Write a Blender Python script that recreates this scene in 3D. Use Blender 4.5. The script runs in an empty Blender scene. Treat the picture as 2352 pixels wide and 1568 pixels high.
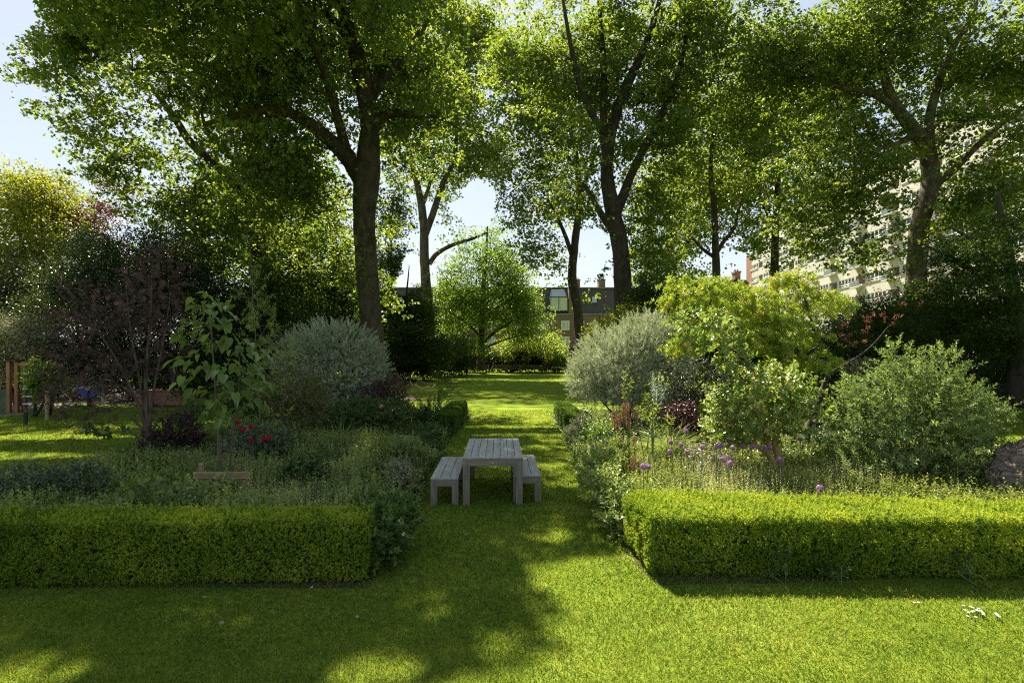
import bpy, math, random
import numpy as np
R = math.radians
S = bpy.context.scene
COL = S.collection
# ------------------------------------------------------------------ camera frame used for surveying the photograph
F, CX, HY, CH = 1218.0, 1176.0, 809.0, 2.39
SUN_EL, SUN_AZ = 52.0, 18.0                      # sun ahead of the camera, 18 deg to the left
SX = math.sin(R(SUN_AZ)) / math.tan(R(SUN_EL)); SY = math.cos(R(SUN_AZ)) / math.tan(R(SUN_EL))
def P(x, y, d): return np.array([(x - CX) / F * d, d, CH + (HY - y) / F * d])
def G(x, y):
    d = CH * F / (y - HY); return np.array([(x - CX) / F * d, d, 0.0])
def nrmz(a): return a / np.maximum(np.linalg.norm(a, axis=-1, keepdims=True), 1e-9)
UP = np.array([0, 0, 1.0])
# ------------------------------------------------------------------ value noise
_h = np.random.default_rng(77).random((256, 256))
def vnoise(x, y):
    x = np.asarray(x, float); y = np.asarray(y, float)
    xi = np.floor(x).astype(int); yi = np.floor(y).astype(int); fx = x - xi; fy = y - yi
    fx = fx * fx * (3 - 2 * fx); fy = fy * fy * (3 - 2 * fy)
    g = lambda a, b: _h[a % 256, b % 256]
    return (g(xi, yi) * (1 - fx) + g(xi + 1, yi) * fx) * (1 - fy) + (g(xi, yi + 1) * (1 - fx) + g(xi + 1, yi + 1) * fx) * fy
def fnoise(x, y): return 0.6 * vnoise(x, y) + 0.3 * vnoise(x * 2.1 + 7, y * 2.1 + 3) + 0.1 * vnoise(x * 4.3, y * 4.3 + 9)
def inpoly(x, y, poly):
    x = np.asarray(x); y = np.asarray(y); c = np.zeros(x.shape, bool); n = len(poly)
    for i in range(n):
        x1, y1 = poly[i]; x2, y2 = poly[(i + 1) % n]
        if y1 == y2: continue
        c ^= ((y1 > y) != (y2 > y)) & (x < (x2 - x1) * (y - y1) / (y2 - y1) + x1)
    return c
# ------------------------------------------------------------------ object helpers
def tag(o, label=None, cat=None, group=None, kind=None):
    if label: o['label'] = label
    if cat: o['category'] = cat
    if group: o['group'] = group
    if kind: o['kind'] = kind
    return o
def wloc(o):
    v = np.zeros(3)
    while o is not None:
        v = v + np.array(o.location); o = o.parent
    return v
def thing(name, label, cat, loc, group=None):
    o = bpy.data.objects.new(name, None); COL.objects.link(o); o.location = tuple(float(v) for v in loc)
    o.empty_display_size = 0.2
    return tag(o, label, cat, group)
def mesh_obj(name, V, Fs, mats, parent=None, tone=None, matidx=None, smooth=False, loc=None):
    """V (n,3) in world space; Fs = list of (m,k) index arrays; linked as ONE mesh object."""
    V = np.asarray(V, float).reshape(-1, 3)
    Fs = [np.asarray(f, int) for f in Fs if len(f)]
    pw = wloc(parent) if parent is not None else np.zeros(3)
    org = np.array(loc, float) if loc is not None else pw
    V = V - org
    me = bpy.data.meshes.new(name)
    nl = sum(f.size for f in Fs); npoly = sum(len(f) for f in Fs)
    me.vertices.add(len(V)); me.loops.add(nl); me.polygons.add(npoly)
    me.vertices.foreach_set('co', V.astype(np.float32).ravel())
    me.loops.foreach_set('vertex_index', np.concatenate([f.ravel() for f in Fs]).astype(np.int32))
    tot = np.concatenate([np.full(len(f), f.shape[1]) for f in Fs])
    me.polygons.foreach_set('loop_start', (np.cumsum(tot) - tot).astype(np.int32))
    if not isinstance(mats, (list, tuple)): mats = [mats]
    for m in mats: me.materials.append(m)
    if matidx is not None: me.polygons.foreach_set('material_index', np.asarray(matidx, np.int32))
    me.polygons.foreach_set('use_smooth', np.full(npoly, smooth, bool))
    if tone is not None:
        a = me.attributes.new('tone', 'FLOAT', 'FACE'); a.data.foreach_set('value', np.asarray(tone, np.float32))
    me.update(calc_edges=True)
    o = bpy.data.objects.new(name, me); COL.objects.link(o)
    if parent is not None: o.parent = parent
    o.location = tuple(float(v) for v in (org - pw))
    return o
def copy_tree(o, parent=None):
    c = o.copy(); COL.objects.link(c); c.parent = parent
    for ch in list(o.children): copy_tree(ch, c)
    return c
class MB:
    """collects boxes, tubes and polygons of one part"""
    def __init__(s): s.V = []; s.Q = []; s.n = 0; s.T = {}
    def add(s, V, faces):
        V = np.asarray(V, float)
        for f in faces: s.T.setdefault(len(f), []).append([i + s.n for i in f])
        s.V.append(V); s.n += len(V)
    def box(s, lo, hi, rot=0, piv=(0, 0), bev=0.0):
        x0, y0, z0 = lo; x1, y1, z1 = hi
        if bev > 0:
            b = bev; V = []
            for z, i in ((z0, b), (z0 + b, 0), (z1 - b, 0), (z1, b)):
                for (x, y) in ((x0 + i, y0 + b + 0), (x0 + b, y0 + i), (x1 - b, y0 + i), (x1 - i, y0 + b), (x1 - i, y1 - b), (x1 - b, y1 - i), (x0 + b, y1 - i), (x0 + i, y1 - b)):
                    V.append((x, y, z))
            fs = [list(range(7, -1, -1)), list(range(24, 32))]
            for k in range(3):
                for j in range(8): fs.append([k * 8 + j, k * 8 + (j + 1) % 8, (k + 1) * 8 + (j + 1) % 8, (k + 1) * 8 + j])
        else:
            V = [(x0, y0, z0), (x1, y0, z0), (x1, y1, z0), (x0, y1, z0), (x0, y0, z1), (x1, y0, z1), (x1, y1, z1), (x0, y1, z1)]
            fs = [[3, 2, 1, 0], [4, 5, 6, 7], [0, 1, 5, 4], [1, 2, 6, 5], [2, 3, 7, 6], [3, 0, 4, 7]]
        V = np.array(V, float)
        if rot:
            c, t = math.cos(rot), math.sin(rot); X = V[:, 0] - piv[0]; Y = V[:, 1] - piv[1]
            V[:, 0] = piv[0] + c * X - t * Y; V[:, 1] = piv[1] + t * X + c * Y
        s.add(V, fs); return s
    def tube(s, pts, rad, sides=8, sub=0, rough=0.0, seed=0, cap=True):
        V, f = tube(pts, rad, sides, sub, rough, seed, cap); s.add(V, f); return s
    def arrays(s): return np.concatenate(s.V), [np.array(v) for v in s.T.values()]
    def build(s, name, mats, parent=None, smooth=False, loc=None):
        V, Fs = s.arrays(); return mesh_obj(name, V, Fs, mats, parent, smooth=smooth, loc=loc)
def smoothline(pts, rad, sub):
    pts = np.asarray(pts, float); rad = np.asarray(rad, float)
    if sub <= 0 or len(pts) < 3: return pts, rad
    Pp = np.vstack([2 * pts[0] - pts[1], pts, 2 * pts[-1] - pts[-2]]); o = []; r = []
    for i in range(1, len(Pp) - 2):
        for t in np.arange(sub + 1) / (sub + 1):
            a, b, c, d = Pp[i - 1], Pp[i], Pp[i + 1], Pp[i + 2]
            o.append(0.5 * (2 * b + (c - a) * t + (2 * a - 5 * b + 4 * c - d) * t * t + (3 * b - a - 3 * c + d) * t ** 3)); r.append(rad[i - 1] * (1 - t) + rad[i] * t)
    o.append(pts[-1]); r.append(rad[-1]); return np.array(o), np.array(r)
def tube(pts, rad, sides=8, sub=0, rough=0.0, seed=0, cap=True):
    pts, rad = smoothline(pts, rad, sub); n = len(pts); rg = np.random.default_rng(seed)
    t = np.gradient(pts, axis=0) if n > 2 else np.repeat((pts[1] - pts[0])[None], 2, 0)
    t = nrmz(t); ref = np.array([1.0, 0.13, 0.0]) if abs(t[0][0]) < .9 else np.array([0, 1.0, 0.1])
    a = nrmz(np.cross(t, ref)); b = np.cross(t, a); th = np.arange(sides) / sides * 2 * np.pi
    k = 1 + rough * (rg.random((1, sides)) - .5) * 1.2 + rough * (rg.random((n, sides)) - .5)
    V = pts[:, None] + (np.cos(th)[None, :, None] * a[:, None] + np.sin(th)[None, :, None] * b[:, None]) * (rad[:, None] * k)[..., None]
    fs = []
    for i in range(n - 1):
        for j in range(sides): fs.append([i * sides + j, i * sides + (j + 1) % sides, (i + 1) * sides + (j + 1) % sides, (i + 1) * sides + j])
    if cap: fs.append(list(range(sides))[::-1]); fs.append([(n - 1) * sides + j for j in range(sides)])
    return V.reshape(-1, 3), fs
# ------------------------------------------------------------------ leaves
def _half(pts):
    return pts
TEMPL = {
    'kite': ([(0, 0, 0), (.42, .5, .1), (1, 0, -.06), (.42, -.5, .1)], [[0, 1, 2, 3]]),
    'oval': ([(0, 0, 0), (.28, .42, .09), (.66, .42, .06), (1, 0, -.12), (.66, -.42, .06), (.28, -.42, .09)], [[0, 1, 2, 3], [0, 3, 4, 5]]),
    'heart': ([(0, 0, 0), (-.1, .27, .05), (.14, .5, .1), (.52, .42, .03), (1, 0, -.24), (.52, -.42, .03), (.14, -.5, .1), (-.1, -.27, .05)], [[0, 1, 2, 3, 4], [0, 4, 5, 6, 7]]),
    'star': ([(0, 0, 0), (.45, .16, .05), (1, 0, -.1), (.45, -.16, .05), (.22, .42, .02), (.62, .66, -.12), (.42, .3, .05), (.22, -.42, .02), (.62, -.66, -.12), (.42, -.3, .05)],
             [[0, 1, 2, 3], [0, 4, 5, 6], [0, 9, 8, 7]]),
    'blade': ([(0, -.5, 0), (0, .5, 0), (.55, .35, .04), (1, 0, -.1), (.55, -.35, .04)], [[0, 1, 2, 3, 4]]),
    'lobe': ([(0, 0, 0), (.05, .5, .03), (.35, .26, .05), (.62, .5, -.04), (1, 0, -.1), (.62, -.5, -.04), (.35, -.26, .05), (.05, -.5, .03)], [[0, 1, 2, 4], [2, 3, 4], [0, 4, 6, 7], [4, 5, 6]]),
}
def leaves(tmpl, pos, axis, nrm, L, Wd):
    T, fc = TEMPL[tmpl]; T = np.array(T); n = len(pos)
    L = np.broadcast_to(np.asarray(L, float), (n,)); Wd = np.broadcast_to(np.asarray(Wd, float), (n,))
    side = nrmz(np.cross(nrm, axis)); nn = np.cross(axis, side)
    V = pos[:, None] + axis[:, None] * (L[:, None] * T[None, :, 0])[..., None] + side[:, None] * (Wd[:, None] * T[None, :, 1])[..., None] + nn[:, None] * (L[:, None] * T[None, :, 2])[..., None]
    base = np.arange(n)[:, None] * len(T)
    bysize = {}
    for f in fc: bysize.setdefault(len(f), []).append(base + np.array(f)[None])
    return V.reshape(-1, 3), [np.concatenate(v) for v in bysize.values()], len(fc)
class Foliage:
    """leaves of one crown or clump, gathered and linked as one mesh"""
    def __init__(s): s.V = []; s.F = {}; s.t = {}; s.m = {}; s.n = 0
    def add(s, tmpl, pos, axis, nrm, L, Wd, tone, mi=0):
        if len(pos) == 0: return
        V, Fs, k = leaves(tmpl, pos, axis, nrm, L, Wd); tone = np.broadcast_to(np.asarray(tone, float), (len(pos),))
        for f in Fs:
            kk = f.shape[1]; rep = len(f) // len(pos)
            s.F.setdefault(kk, []).append(f + s.n); s.t.setdefault(kk, []).append(np.tile(tone, rep)); s.m.setdefault(kk, []).append(np.full(len(f), mi))
        s.V.append(V); s.n += len(V)
    def build(s, name, mats, parent=None, loc=None):
        ks = list(s.F); Fs = [np.concatenate(s.F[k]) for k in ks]
        return mesh_obj(name, np.concatenate(s.V), Fs, mats, parent, tone=np.clip(np.concatenate([np.concatenate(s.t[k]) for k in ks]), 0, 1),
                        matidx=np.concatenate([np.concatenate(s.m[k]) for k in ks]), loc=loc)
def orient(rg, n, up=.6, droop=.25):
    nr = nrmz(rg.normal(size=(n, 3)) + UP * up * 1.7)
    ax = nrmz(np.cross(nr, rg.normal(size=(n, 3)))); ax = nrmz(ax - UP * droop)
    nr = nrmz(nr - ax * np.sum(nr * ax, 1, keepdims=True)); return ax, nr
def shoots(fo, rg, o, dirs, length, nl, tmpl, L, Wd, ang=55, tone=.5, tvar=.18, mi=0, t0=.1, upn=.5, curve=0.0):
    """leafy shoots: nl leaves spiralling along each stem from o along dirs"""
    n = len(o); length = np.broadcast_to(np.asarray(length, float), (n,)); tone = np.broadcast_to(np.asarray(tone, float), (n,))
    j = (np.arange(nl) + .5) / nl
    t = t0 + (1 - t0) * (j[None] + (rg.random((n, nl)) - .5) * .8 / nl)
    pos = o[:, None] + dirs[:, None] * (length[:, None] * t)[..., None]
    pos[..., 2] -= curve * (length[:, None] * t ** 2)
    a = nrmz(np.cross(dirs, rg.normal(size=(n, 3)))); b = np.cross(dirs, a)
    ph = np.arange(nl)[None] * 2.4 + rg.random((n, 1)) * 6.28 + rg.normal(size=(n, nl)) * .3
    rad = a[:, None] * np.cos(ph)[..., None] + b[:, None] * np.sin(ph)[..., None]
    al = R(ang) * (1.15 - .45 * t) + rg.normal(size=(n, nl)) * .2
    ax = dirs[:, None] * np.cos(al)[..., None] + rad * np.sin(al)[..., None]
    nr = dirs[:, None] * np.sin(al)[..., None] - rad * np.cos(al)[..., None] + UP * upn + rg.normal(size=(n, nl, 3)) * .25
    sz = (1 - .35 * np.abs(t - .45) * 2) * (.75 + .5 * rg.random((n, nl)))
    tn = tone[:, None] + rg.normal(size=(n, nl)) * tvar + (t - .5) * .15
    fl = lambda q: q.reshape(-1, 3)
    ax = nrmz(fl(ax)); nr = fl(nr); nr = nrmz(nr - ax * np.sum(nr * ax, 1, keepdims=True))
    fo.add(tmpl, fl(pos), ax, nr, L * sz.ravel(), Wd * sz.ravel(), tn.ravel(), mi)
# ------------------------------------------------------------------ branching
def prisms(A, B, ra, rb, sides=4):
    n = len(A); t = nrmz(B - A); ref = np.where(np.abs(t[:, 2:3]) > .9, np.array([[1., 0, 0]]), np.array([[0, 0, 1.]]))
    a = nrmz(np.cross(t, ref)); b = np.cross(t, a); th = np.arange(sides) / sides * 2 * np.pi
    c = np.cos(th)[None, :, None] * a[:, None] + np.sin(th)[None, :, None] * b[:, None]
    V = np.concatenate([A[:, None] + c * ra[:, None, None], B[:, None] + c * rb[:, None, None]], 1).reshape(-1, 3)
    base = np.arange(n)[:, None] * 2 * sides; fs = []
    for j in range(sides): fs.append(base + np.array([[j, (j + 1) % sides, sides + (j + 1) % sides, sides + j]]))
    return V, np.concatenate(fs)
def grow(rg, nodes, nrad, targets, r_tip=.012, wob=.12, sag=.1, k=.46, seg=4, maxr=.3):
    """join every target to the nearest point of the skeleton built so far; returns twig prisms"""
    cap = len(nodes) + len(targets) * seg + 1
    N = np.zeros((cap, 3)); n = len(nodes); N[:n] = nodes; par = -np.ones(cap, int); n0 = n
    dist0 = np.array([np.min(np.linalg.norm(nodes - t, axis=1)) for t in targets])
    for i in np.argsort(dist0):
        t = targets[i]; dv = N[:n] - t; dd = np.linalg.norm(dv, axis=1) + np.maximum(0, dv[:, 2]) * .5
        q = int(np.argmin(dd)); a = N[q]; D = t - a; ln = np.linalg.norm(D)
        s = max(1, min(seg, int(ln / .35) + 1)); prev = q
        off = rg.normal(size=3) * ln * wob
        for m in range(1, s + 1):
            u = m / s; p = a + D * u + (off + UP * sag * ln) * 4 * u * (1 - u) * .5
            N[n] = p; par[n] = prev; prev = n; n += 1
    cnt = np.zeros(n)
    ischild = np.zeros(n, bool); ischild[par[n0:n]] = True
    for i in range(n - 1, n0 - 1, -1):
        if not ischild[i]: cnt[i] += 1
        cnt[par[i]] += cnt[i]
    idx = np.arange(n0, n); rr = np.minimum(r_tip * np.maximum(cnt, 1) ** k, maxr); ra = rr[par[idx]].copy()
    pr = par[idx] < n0; ra[pr] = rr[idx][pr] * 1.25
    return prisms(N[par[idx]], N[idx], ra, rr[idx])
def wood(name, limbs, twigs, mat, parent, sides=10, sub=3, rough=.12, seed=0):
    """trunk, limbs (world polylines with radii) and twig prisms as one mesh"""
    V = []; fs4 = []; n = 0; caps = []
    for i, (pts, rad) in enumerate(limbs):
        v, f = tube(pts, rad, sides, sub, rough, seed + i); V.append(v)
        fs4.append(np.array([q for q in f if len(q) == 4]) + n); caps += [[j + n for j in q] for q in f if len(q) != 4]; n += len(v)
    if twigs is not None and len(twigs[0]):
        V.append(twigs[0]); fs4.append(twigs[1] + n); n += len(twigs[0])
    Fs = [np.concatenate(fs4)]
    if caps: Fs.append(np.array(caps))
    return mesh_obj(name, np.concatenate(V), Fs, mat, parent, smooth=True)
def limb_nodes(limbs, step=.6, skip=0.0):
    o = []; r = []
    for pts, rad in limbs:
        p, q = smoothline(pts, rad, 3)
        for i in range(len(p) - 1):
            m = max(1, int(np.linalg.norm(p[i + 1] - p[i]) / step))
            for t in np.arange(m) / m: o.append(p[i] * (1 - t) + p[i + 1] * t); r.append(q[i])
        o.append(p[-1]); r.append(q[-1])
    o = np.array(o); r = np.array(r); k = o[:, 2] >= skip
    return o[k], r[k]
# ------------------------------------------------------------------ sun patches on the ground, made by cutting leaves out of the crowns
LIT_R = [(-.9, 2.2), (-.8, 3.75), (-.1, 3.95), (.25, 4.2), (.40, 4.76), (.3, 5.3), (.1, 5.6), (.3, 5.95), (.85, 6.15), (1.3, 6.2), (1.5, 7.0), (1.9, 8), (2.2, 10), (2.0, 14), (1.7, 17.2), (9.5, 17), (11, 11), (11, 2.2)]
def keep(p, soft=True):
    """share of the leaves that stay at points p, the rest cut out to let sun onto chosen patches"""
    gx = p[:, 0] + SX * p[:, 2]; gy = p[:, 1] - SY * p[:, 2]
    k = np.ones(len(p))
    k[inpoly(gx, gy, LIT_R)] = 0.0
    for (cx, cy, rx, ry, v) in ((-1.05, 3.9, .42, .34, .1), (-3.7, 3.95, .6, .3, .1), (.55, 7.0, .35, .3, .4), (-.8, 5.0, .22, .2, .5), (-12.5, 12.2, 3.6, .5, .1), (-10.8, 10.2, 1.6, .3, .15), (-15, 15.0, 4.5, .6, .1), (-16, 18.5, 4, .6, .2), (.2, 13.3, 1.5, .32, .2), (.5, 15.3, 1.7, .35, .15), (.7, 11.2, .7, .22, .25), (-.3, 17.0, 1.8, .35, .15), (.9, 9.6, .5, .2, .3), (14, 14.6, 1.6, .5, .1)):
        k[((gx - cx) / rx) ** 2 + ((gy - cy) / ry) ** 2 < 1] = v
    if not soft: return k
    nz = fnoise(gx * .34 + 40, gy * .5 + 11)
    far = gy > 17
    k = np.where(far & (nz > .50), np.minimum(k, .35), k)
    mid = (gy > 9) & (gy <= 17) & (gx < 1.9)
    k = np.where(mid & (nz > .60), np.minimum(k, .2), k)
    bed = (gy > 6) & (gy <= 12) & (gx < -2) & (gx > -9.5)
    k = np.where(bed & (fnoise(gx * 1.3, gy * 1.3) > .53), np.minimum(k, .12), k)
    return k
GAPS = [(1098, 465, 40, 62), (1365, 575, 26, 62), (948, 612, 26, 34), (1060, 475, 30, 22), (1705, 600, 20, 22), (70, 335, 60, 30), (20, 20, 62, 75), (0, 260, 40, 60), (925, 655, 20, 26)]
def gapmask(p):
    x = CX + p[:, 0] / p[:, 1] * F; y = HY - (p[:, 2] - CH) / p[:, 1] * F
    m = np.zeros(len(p), bool)
    nz = .55 + .9 * fnoise(x / 16 + p[:, 1], y / 16)
    for (a, b, rx, ry) in GAPS: m |= ((x - a) / rx) ** 2 + ((y - b) / ry) ** 2 < nz
    return m
def bare(p, nod, nr, pad):
    m = np.zeros(len(p), bool); px = CX + nod[:, 0] / nod[:, 1] * F; py = HY - (nod[:, 2] - CH) / nod[:, 1] * F; k = nr > .13
    x = CX + p[:, 0] / p[:, 1] * F; y = HY - (p[:, 2] - CH) / p[:, 1] * F
    for a, b, r, d in zip(px[k], py[k], nr[k], nod[k][:, 1]): m |= ((x - a) ** 2 + (y - b) ** 2 < (r * F / d + pad) ** 2) & (p[:, 1] < d)
    return m
def blob_targets(rg, blobs, n, shell=.55):
    vol = np.array([(b[3] * b[2] / F) * (b[4] * b[2] / F) * b[5] * (b[6] if len(b) > 6 else 1) for b in blobs]) ** .75
    out = []
    for b, w in zip(blobs, vol / vol.sum()):
        m = max(3, int(round(n * w))); c = P(b[0], b[1], b[2])
        v = nrmz(rg.normal(size=(m, 3))) * (rg.random((m, 1)) ** shell)
        out.append(c + v * np.array([b[3] * b[2] / F, b[5], b[4] * b[2] / F]))
    return np.concatenate(out)
def wpts(l): return np.array([P(a[0], a[1], a[2]) for a in l]), np.array([a[3] for a in l])
# ------------------------------------------------------------------ materials
def newmat(name):
    m = bpy.data.materials.new(name); m.use_nodes = True; nt = m.node_tree; nt.nodes.clear()
    return m, nt, nt.nodes.new('ShaderNodeOutputMaterial')
def nd(nt, t, **kw):
    n = nt.nodes.new(t)
    for k, v in kw.items():
        if k in n.inputs.keys(): n.inputs[k].default_value = v
        else: setattr(n, k, v)
    return n
def ramp(nt, stops):
    r = nt.nodes.new('ShaderNodeValToRGB'); e = r.color_ramp.elements
    while len(e) < len(stops): e.new(.5)
    for q, (p, c) in zip(e, stops): q.position = p; q.color = (*c, 1)
    return r
def leafmat(name, stops, trans=.4, tgain=(1.5, 1.6, .7), gloss=.06, rough=.4):
    """thin leaf: diffuse + translucent + a little gloss; stops colour the leaf by its own 'tone'"""
    m, nt, out = newmat(name); L = nt.links.new
    at = nd(nt, 'ShaderNodeAttribute', attribute_name='tone'); rp = ramp(nt, stops); L(at.outputs['Fac'], rp.inputs[0])
    df = nd(nt, 'ShaderNodeBsdfDiffuse'); tr = nd(nt, 'ShaderNodeBsdfTranslucent')
    mu = nd(nt, 'ShaderNodeMix', data_type='RGBA', blend_type='MULTIPLY'); mu.inputs[0].default_value = 1
    L(rp.outputs[0], mu.inputs[6]); mu.inputs[7].default_value = (*tgain, 1)
    L(rp.outputs[0], df.inputs[0]); L(mu.outputs[2], tr.inputs[0])
    mx = nd(nt, 'ShaderNodeMixShader'); mx.inputs[0].default_value = trans; L(df.outputs[0], mx.inputs[1]); L(tr.outputs[0], mx.inputs[2])
    gl = nd(nt, 'ShaderNodeBsdfGlossy', Roughness=rough); gl.inputs[0].default_value = (1, 1, 1, 1)
    fr = nd(nt, 'ShaderNodeFresnel', IOR=1.4); ml = nd(nt, 'ShaderNodeMath', operation='MULTIPLY'); L(fr.outputs[0], ml.inputs[0]); ml.inputs[1].default_value = gloss * 1.1
    m2 = nd(nt, 'ShaderNodeMixShader'); L(ml.outputs[0], m2.inputs[0]); L(mx.outputs[0], m2.inputs[1]); L(gl.outputs[0], m2.inputs[2])
    L(m2.outputs[0], out.inputs[0]); return m
def solid(name, c1, c2, scale=6, rough=.7, stretch=(1, 1, 1), bump=.0, bscale=None, detail=6, metal=0.0, spec=.5, mid=.5):
    m, nt, out = newmat(name); L = nt.links.new
    tc = nd(nt, 'ShaderNodeTexCoord'); mp = nd(nt, 'ShaderNodeMapping'); mp.inputs['Scale'].default_value = stretch; L(tc.outputs['Object'], mp.inputs[0])
    nz = nd(nt, 'ShaderNodeTexNoise', Scale=scale, Detail=detail, Roughness=.62); L(mp.outputs[0], nz.inputs['Vector'])
    rp = ramp(nt, [(mid - .16, c1), (mid + .16, c2)]); L(nz.outputs['Fac'], rp.inputs[0])
    b = nd(nt, 'ShaderNodeBsdfPrincipled', Roughness=rough, Metallic=metal); b.inputs['Specular IOR Level'].default_value = spec
    L(rp.outputs[0], b.inputs['Base Color'])
    if bump:
        bp = nd(nt, 'ShaderNodeBump', Strength=bump, Distance=.05)
        n2 = nd(nt, 'ShaderNodeTexNoise', Scale=bscale or scale * 3, Detail=5); L(mp.outputs[0], n2.inputs['Vector']); L(n2.outputs['Fac'], bp.inputs['Height']); L(bp.outputs[0], b.inputs['Normal'])
    L(b.outputs[0], out.inputs[0]); return m
def brick(name, c1, c2, mortar, scale=1.0):
    m, nt, out = newmat(name); L = nt.links.new
    tc = nd(nt, 'ShaderNodeTexCoord'); sp = nd(nt, 'ShaderNodeSeparateXYZ'); L(tc.outputs['Object'], sp.inputs[0])
    ad = nd(nt, 'ShaderNodeMath', operation='ADD'); L(sp.outputs[0], ad.inputs[0]); L(sp.outputs[1], ad.inputs[1])
    cb = nd(nt, 'ShaderNodeCombineXYZ'); L(ad.outputs[0], cb.inputs[0]); L(sp.outputs[2], cb.inputs[1])
    br = nd(nt, 'ShaderNodeTexBrick', Scale=scale); br.inputs['Color1'].default_value = (*c1, 1); br.inputs['Color2'].default_value = (*c2, 1); br.inputs['Mortar'].default_value = (*mortar, 1)
    br.inputs['Brick Width'].default_value = .225; br.inputs['Row Height'].default_value = .075; br.inputs['Mortar Size'].default_value = .008
    L(cb.outputs[0], br.inputs[0])
    nz = nd(nt, 'ShaderNodeTexNoise', Scale=.6, Detail=6); L(tc.outputs['Object'], nz.inputs[0])
    hs = nd(nt, 'ShaderNodeHueSaturation'); mr = nd(nt, 'ShaderNodeMapRange'); mr.inputs[3].default_value = .65; mr.inputs[4].default_value = 1.3; L(nz.outputs['Fac'], mr.inputs[0]); L(mr.outputs[0], hs.inputs['Value']); L(br.outputs[0], hs.inputs['Color'])
    b = nd(nt, 'ShaderNodeBsdfPrincipled', Roughness=.85); L(hs.outputs[0], b.inputs['Base Color']); L(b.outputs[0], out.inputs[0]); return m
def glass(name, c=(.02, .025, .03), rough=.05):
    m, nt, out = newmat(name); b = nd(nt, 'ShaderNodeBsdfPrincipled', Roughness=rough); b.inputs['Base Color'].default_value = (*c, 1); b.inputs['Specular IOR Level'].default_value = 1.0
    nt.links.new(b.outputs[0], out.inputs[0]); return m

M = {}
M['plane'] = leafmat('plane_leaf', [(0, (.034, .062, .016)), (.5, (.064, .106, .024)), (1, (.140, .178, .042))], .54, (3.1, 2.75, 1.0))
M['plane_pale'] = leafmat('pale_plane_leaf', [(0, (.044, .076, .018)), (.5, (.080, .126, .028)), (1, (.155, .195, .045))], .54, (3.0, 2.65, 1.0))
M['oak'] = leafmat('fresh_leaf', [(0, (.058, .118, .018)), (.5, (.108, .182, .024)), (1, (.185, .25, .036))], .54, (2.1, 2.0, .9))
M['yellowtree'] = leafmat('lime_leaf', [(0, (.10, .14, .018)), (.5, (.17, .205, .025)), (1, (.27, .28, .035))], .5, (2.0, 1.8, .7))
M['darkever'] = leafmat('evergreen_leaf', [(0, (.010, .020, .008)), (.5, (.018, .034, .012)), (1, (.040, .062, .020))], .15, (1.3, 1.3, .7), .05)
M['darktree'] = leafmat('dark_leaf', [(0, (.020, .042, .010)), (.5, (.036, .068, .014)), (1, (.070, .108, .022))], .4, (1.9, 1.7, .6), .02)
M['holly'] = leafmat('shiny_leaf', [(0, (.030, .050, .016)), (.5, (.055, .085, .024)), (1, (.12, .15, .05))], .22, (1.3, 1.3, .6), .10, .3)
M['purple'] = leafmat('purple_leaf', [(0, (.042, .028, .027)), (.5, (.085, .062, .058)), (1, (.18, .135, .11))], .22, (1.9, .9, .7), .06, .42)
M['redleaf'] = leafmat('red_leaf', [(0, (.09, .035, .028)), (.5, (.15, .065, .05)), (1, (.26, .15, .11))], .3, (1.4, .9, .7))
M['heart'] = leafmat('heart_leaf', [(0, (.085, .14, .045)), (.5, (.14, .21, .065)), (1, (.25, .31, .08))], .4, (1.5, 1.4, .6), .06, .4)
M['silver'] = leafmat('silver_leaf', [(0, (.18, .22, .14)), (.5, (.34, .385, .265)), (1, (.60, .64, .49))], .25, (1.15, 1.15, .85), .04, .5)
M['pieris'] = leafmat('bronze_leaf', [(0, (.07, .10, .028)), (.5, (.13, .15, .045)), (1, (.24, .19, .09))], .3, (1.4, 1.3, .6))
M['box'] = leafmat('box_leaf', [(0, (.088, .165, .018)), (.5, (.185, .285, .030)), (1, (.35, .43, .055))], .42, (1.6, 1.35, .5), .012, .55)
M['hedgefar'] = leafmat('far_hedge_leaf', [(0, (.04, .085, .010)), (.5, (.075, .14, .014)), (1, (.13, .20, .02))], .35, (1.4, 1.4, .6), .04)
M['perennial'] = leafmat('perennial_leaf', [(0, (.070, .112, .032)), (.5, (.18, .24, .075)), (1, (.38, .44, .16))], .42, (1.5, 1.5, .6), .04)
M['meadow'] = leafmat('meadow_leaf', [(0, (.085, .125, .03)), (.5, (.165, .21, .05)), (1, (.31, .33, .10))], .42, (1.45, 1.4, .6), .02, .5)
M['darkleafy'] = leafmat('comfrey_leaf', [(0, (.034, .072, .018)), (.5, (.070, .125, .030)), (1, (.14, .21, .05))], .35, (1.4, 1.4, .6), .06)
M['spike'] = leafmat('pale_spike', [(0, (.22, .24, .09)), (.5, (.36, .38, .17)), (1, (.55, .54, .30))], .35, (1.2, 1.2, .7), .03)
M['maple'] = leafmat('golden_maple_leaf', [(0, (.13, .215, .030)), (.6, (.265, .345, .050)), (.9, (.38, .39, .085)), (1, (.46, .27, .11))], .45, (1.35, 1.35, .8), .04)
M['cotinus'] = leafmat('round_leaf', [(0, (.09, .16, .035)), (.6, (.20, .28, .075)), (.88, (.34, .36, .12)), (1, (.48, .25, .10))], .42, (1.3, 1.3, .6), .06, .4)
M['bushR'] = leafmat('buddleia_leaf', [(0, (.07, .12, .038)), (.5, (.15, .215, .078)), (1, (.31, .37, .17))], .36, (1.4, 1.4, .6), .025, .5)
M['rose'] = leafmat('rose_leaf', [(0, (.04, .075, .035)), (.5, (.085, .13, .075)), (1, (.2, .25, .17))], .3, (1.3, 1.4, .6), .1, .35)
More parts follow.
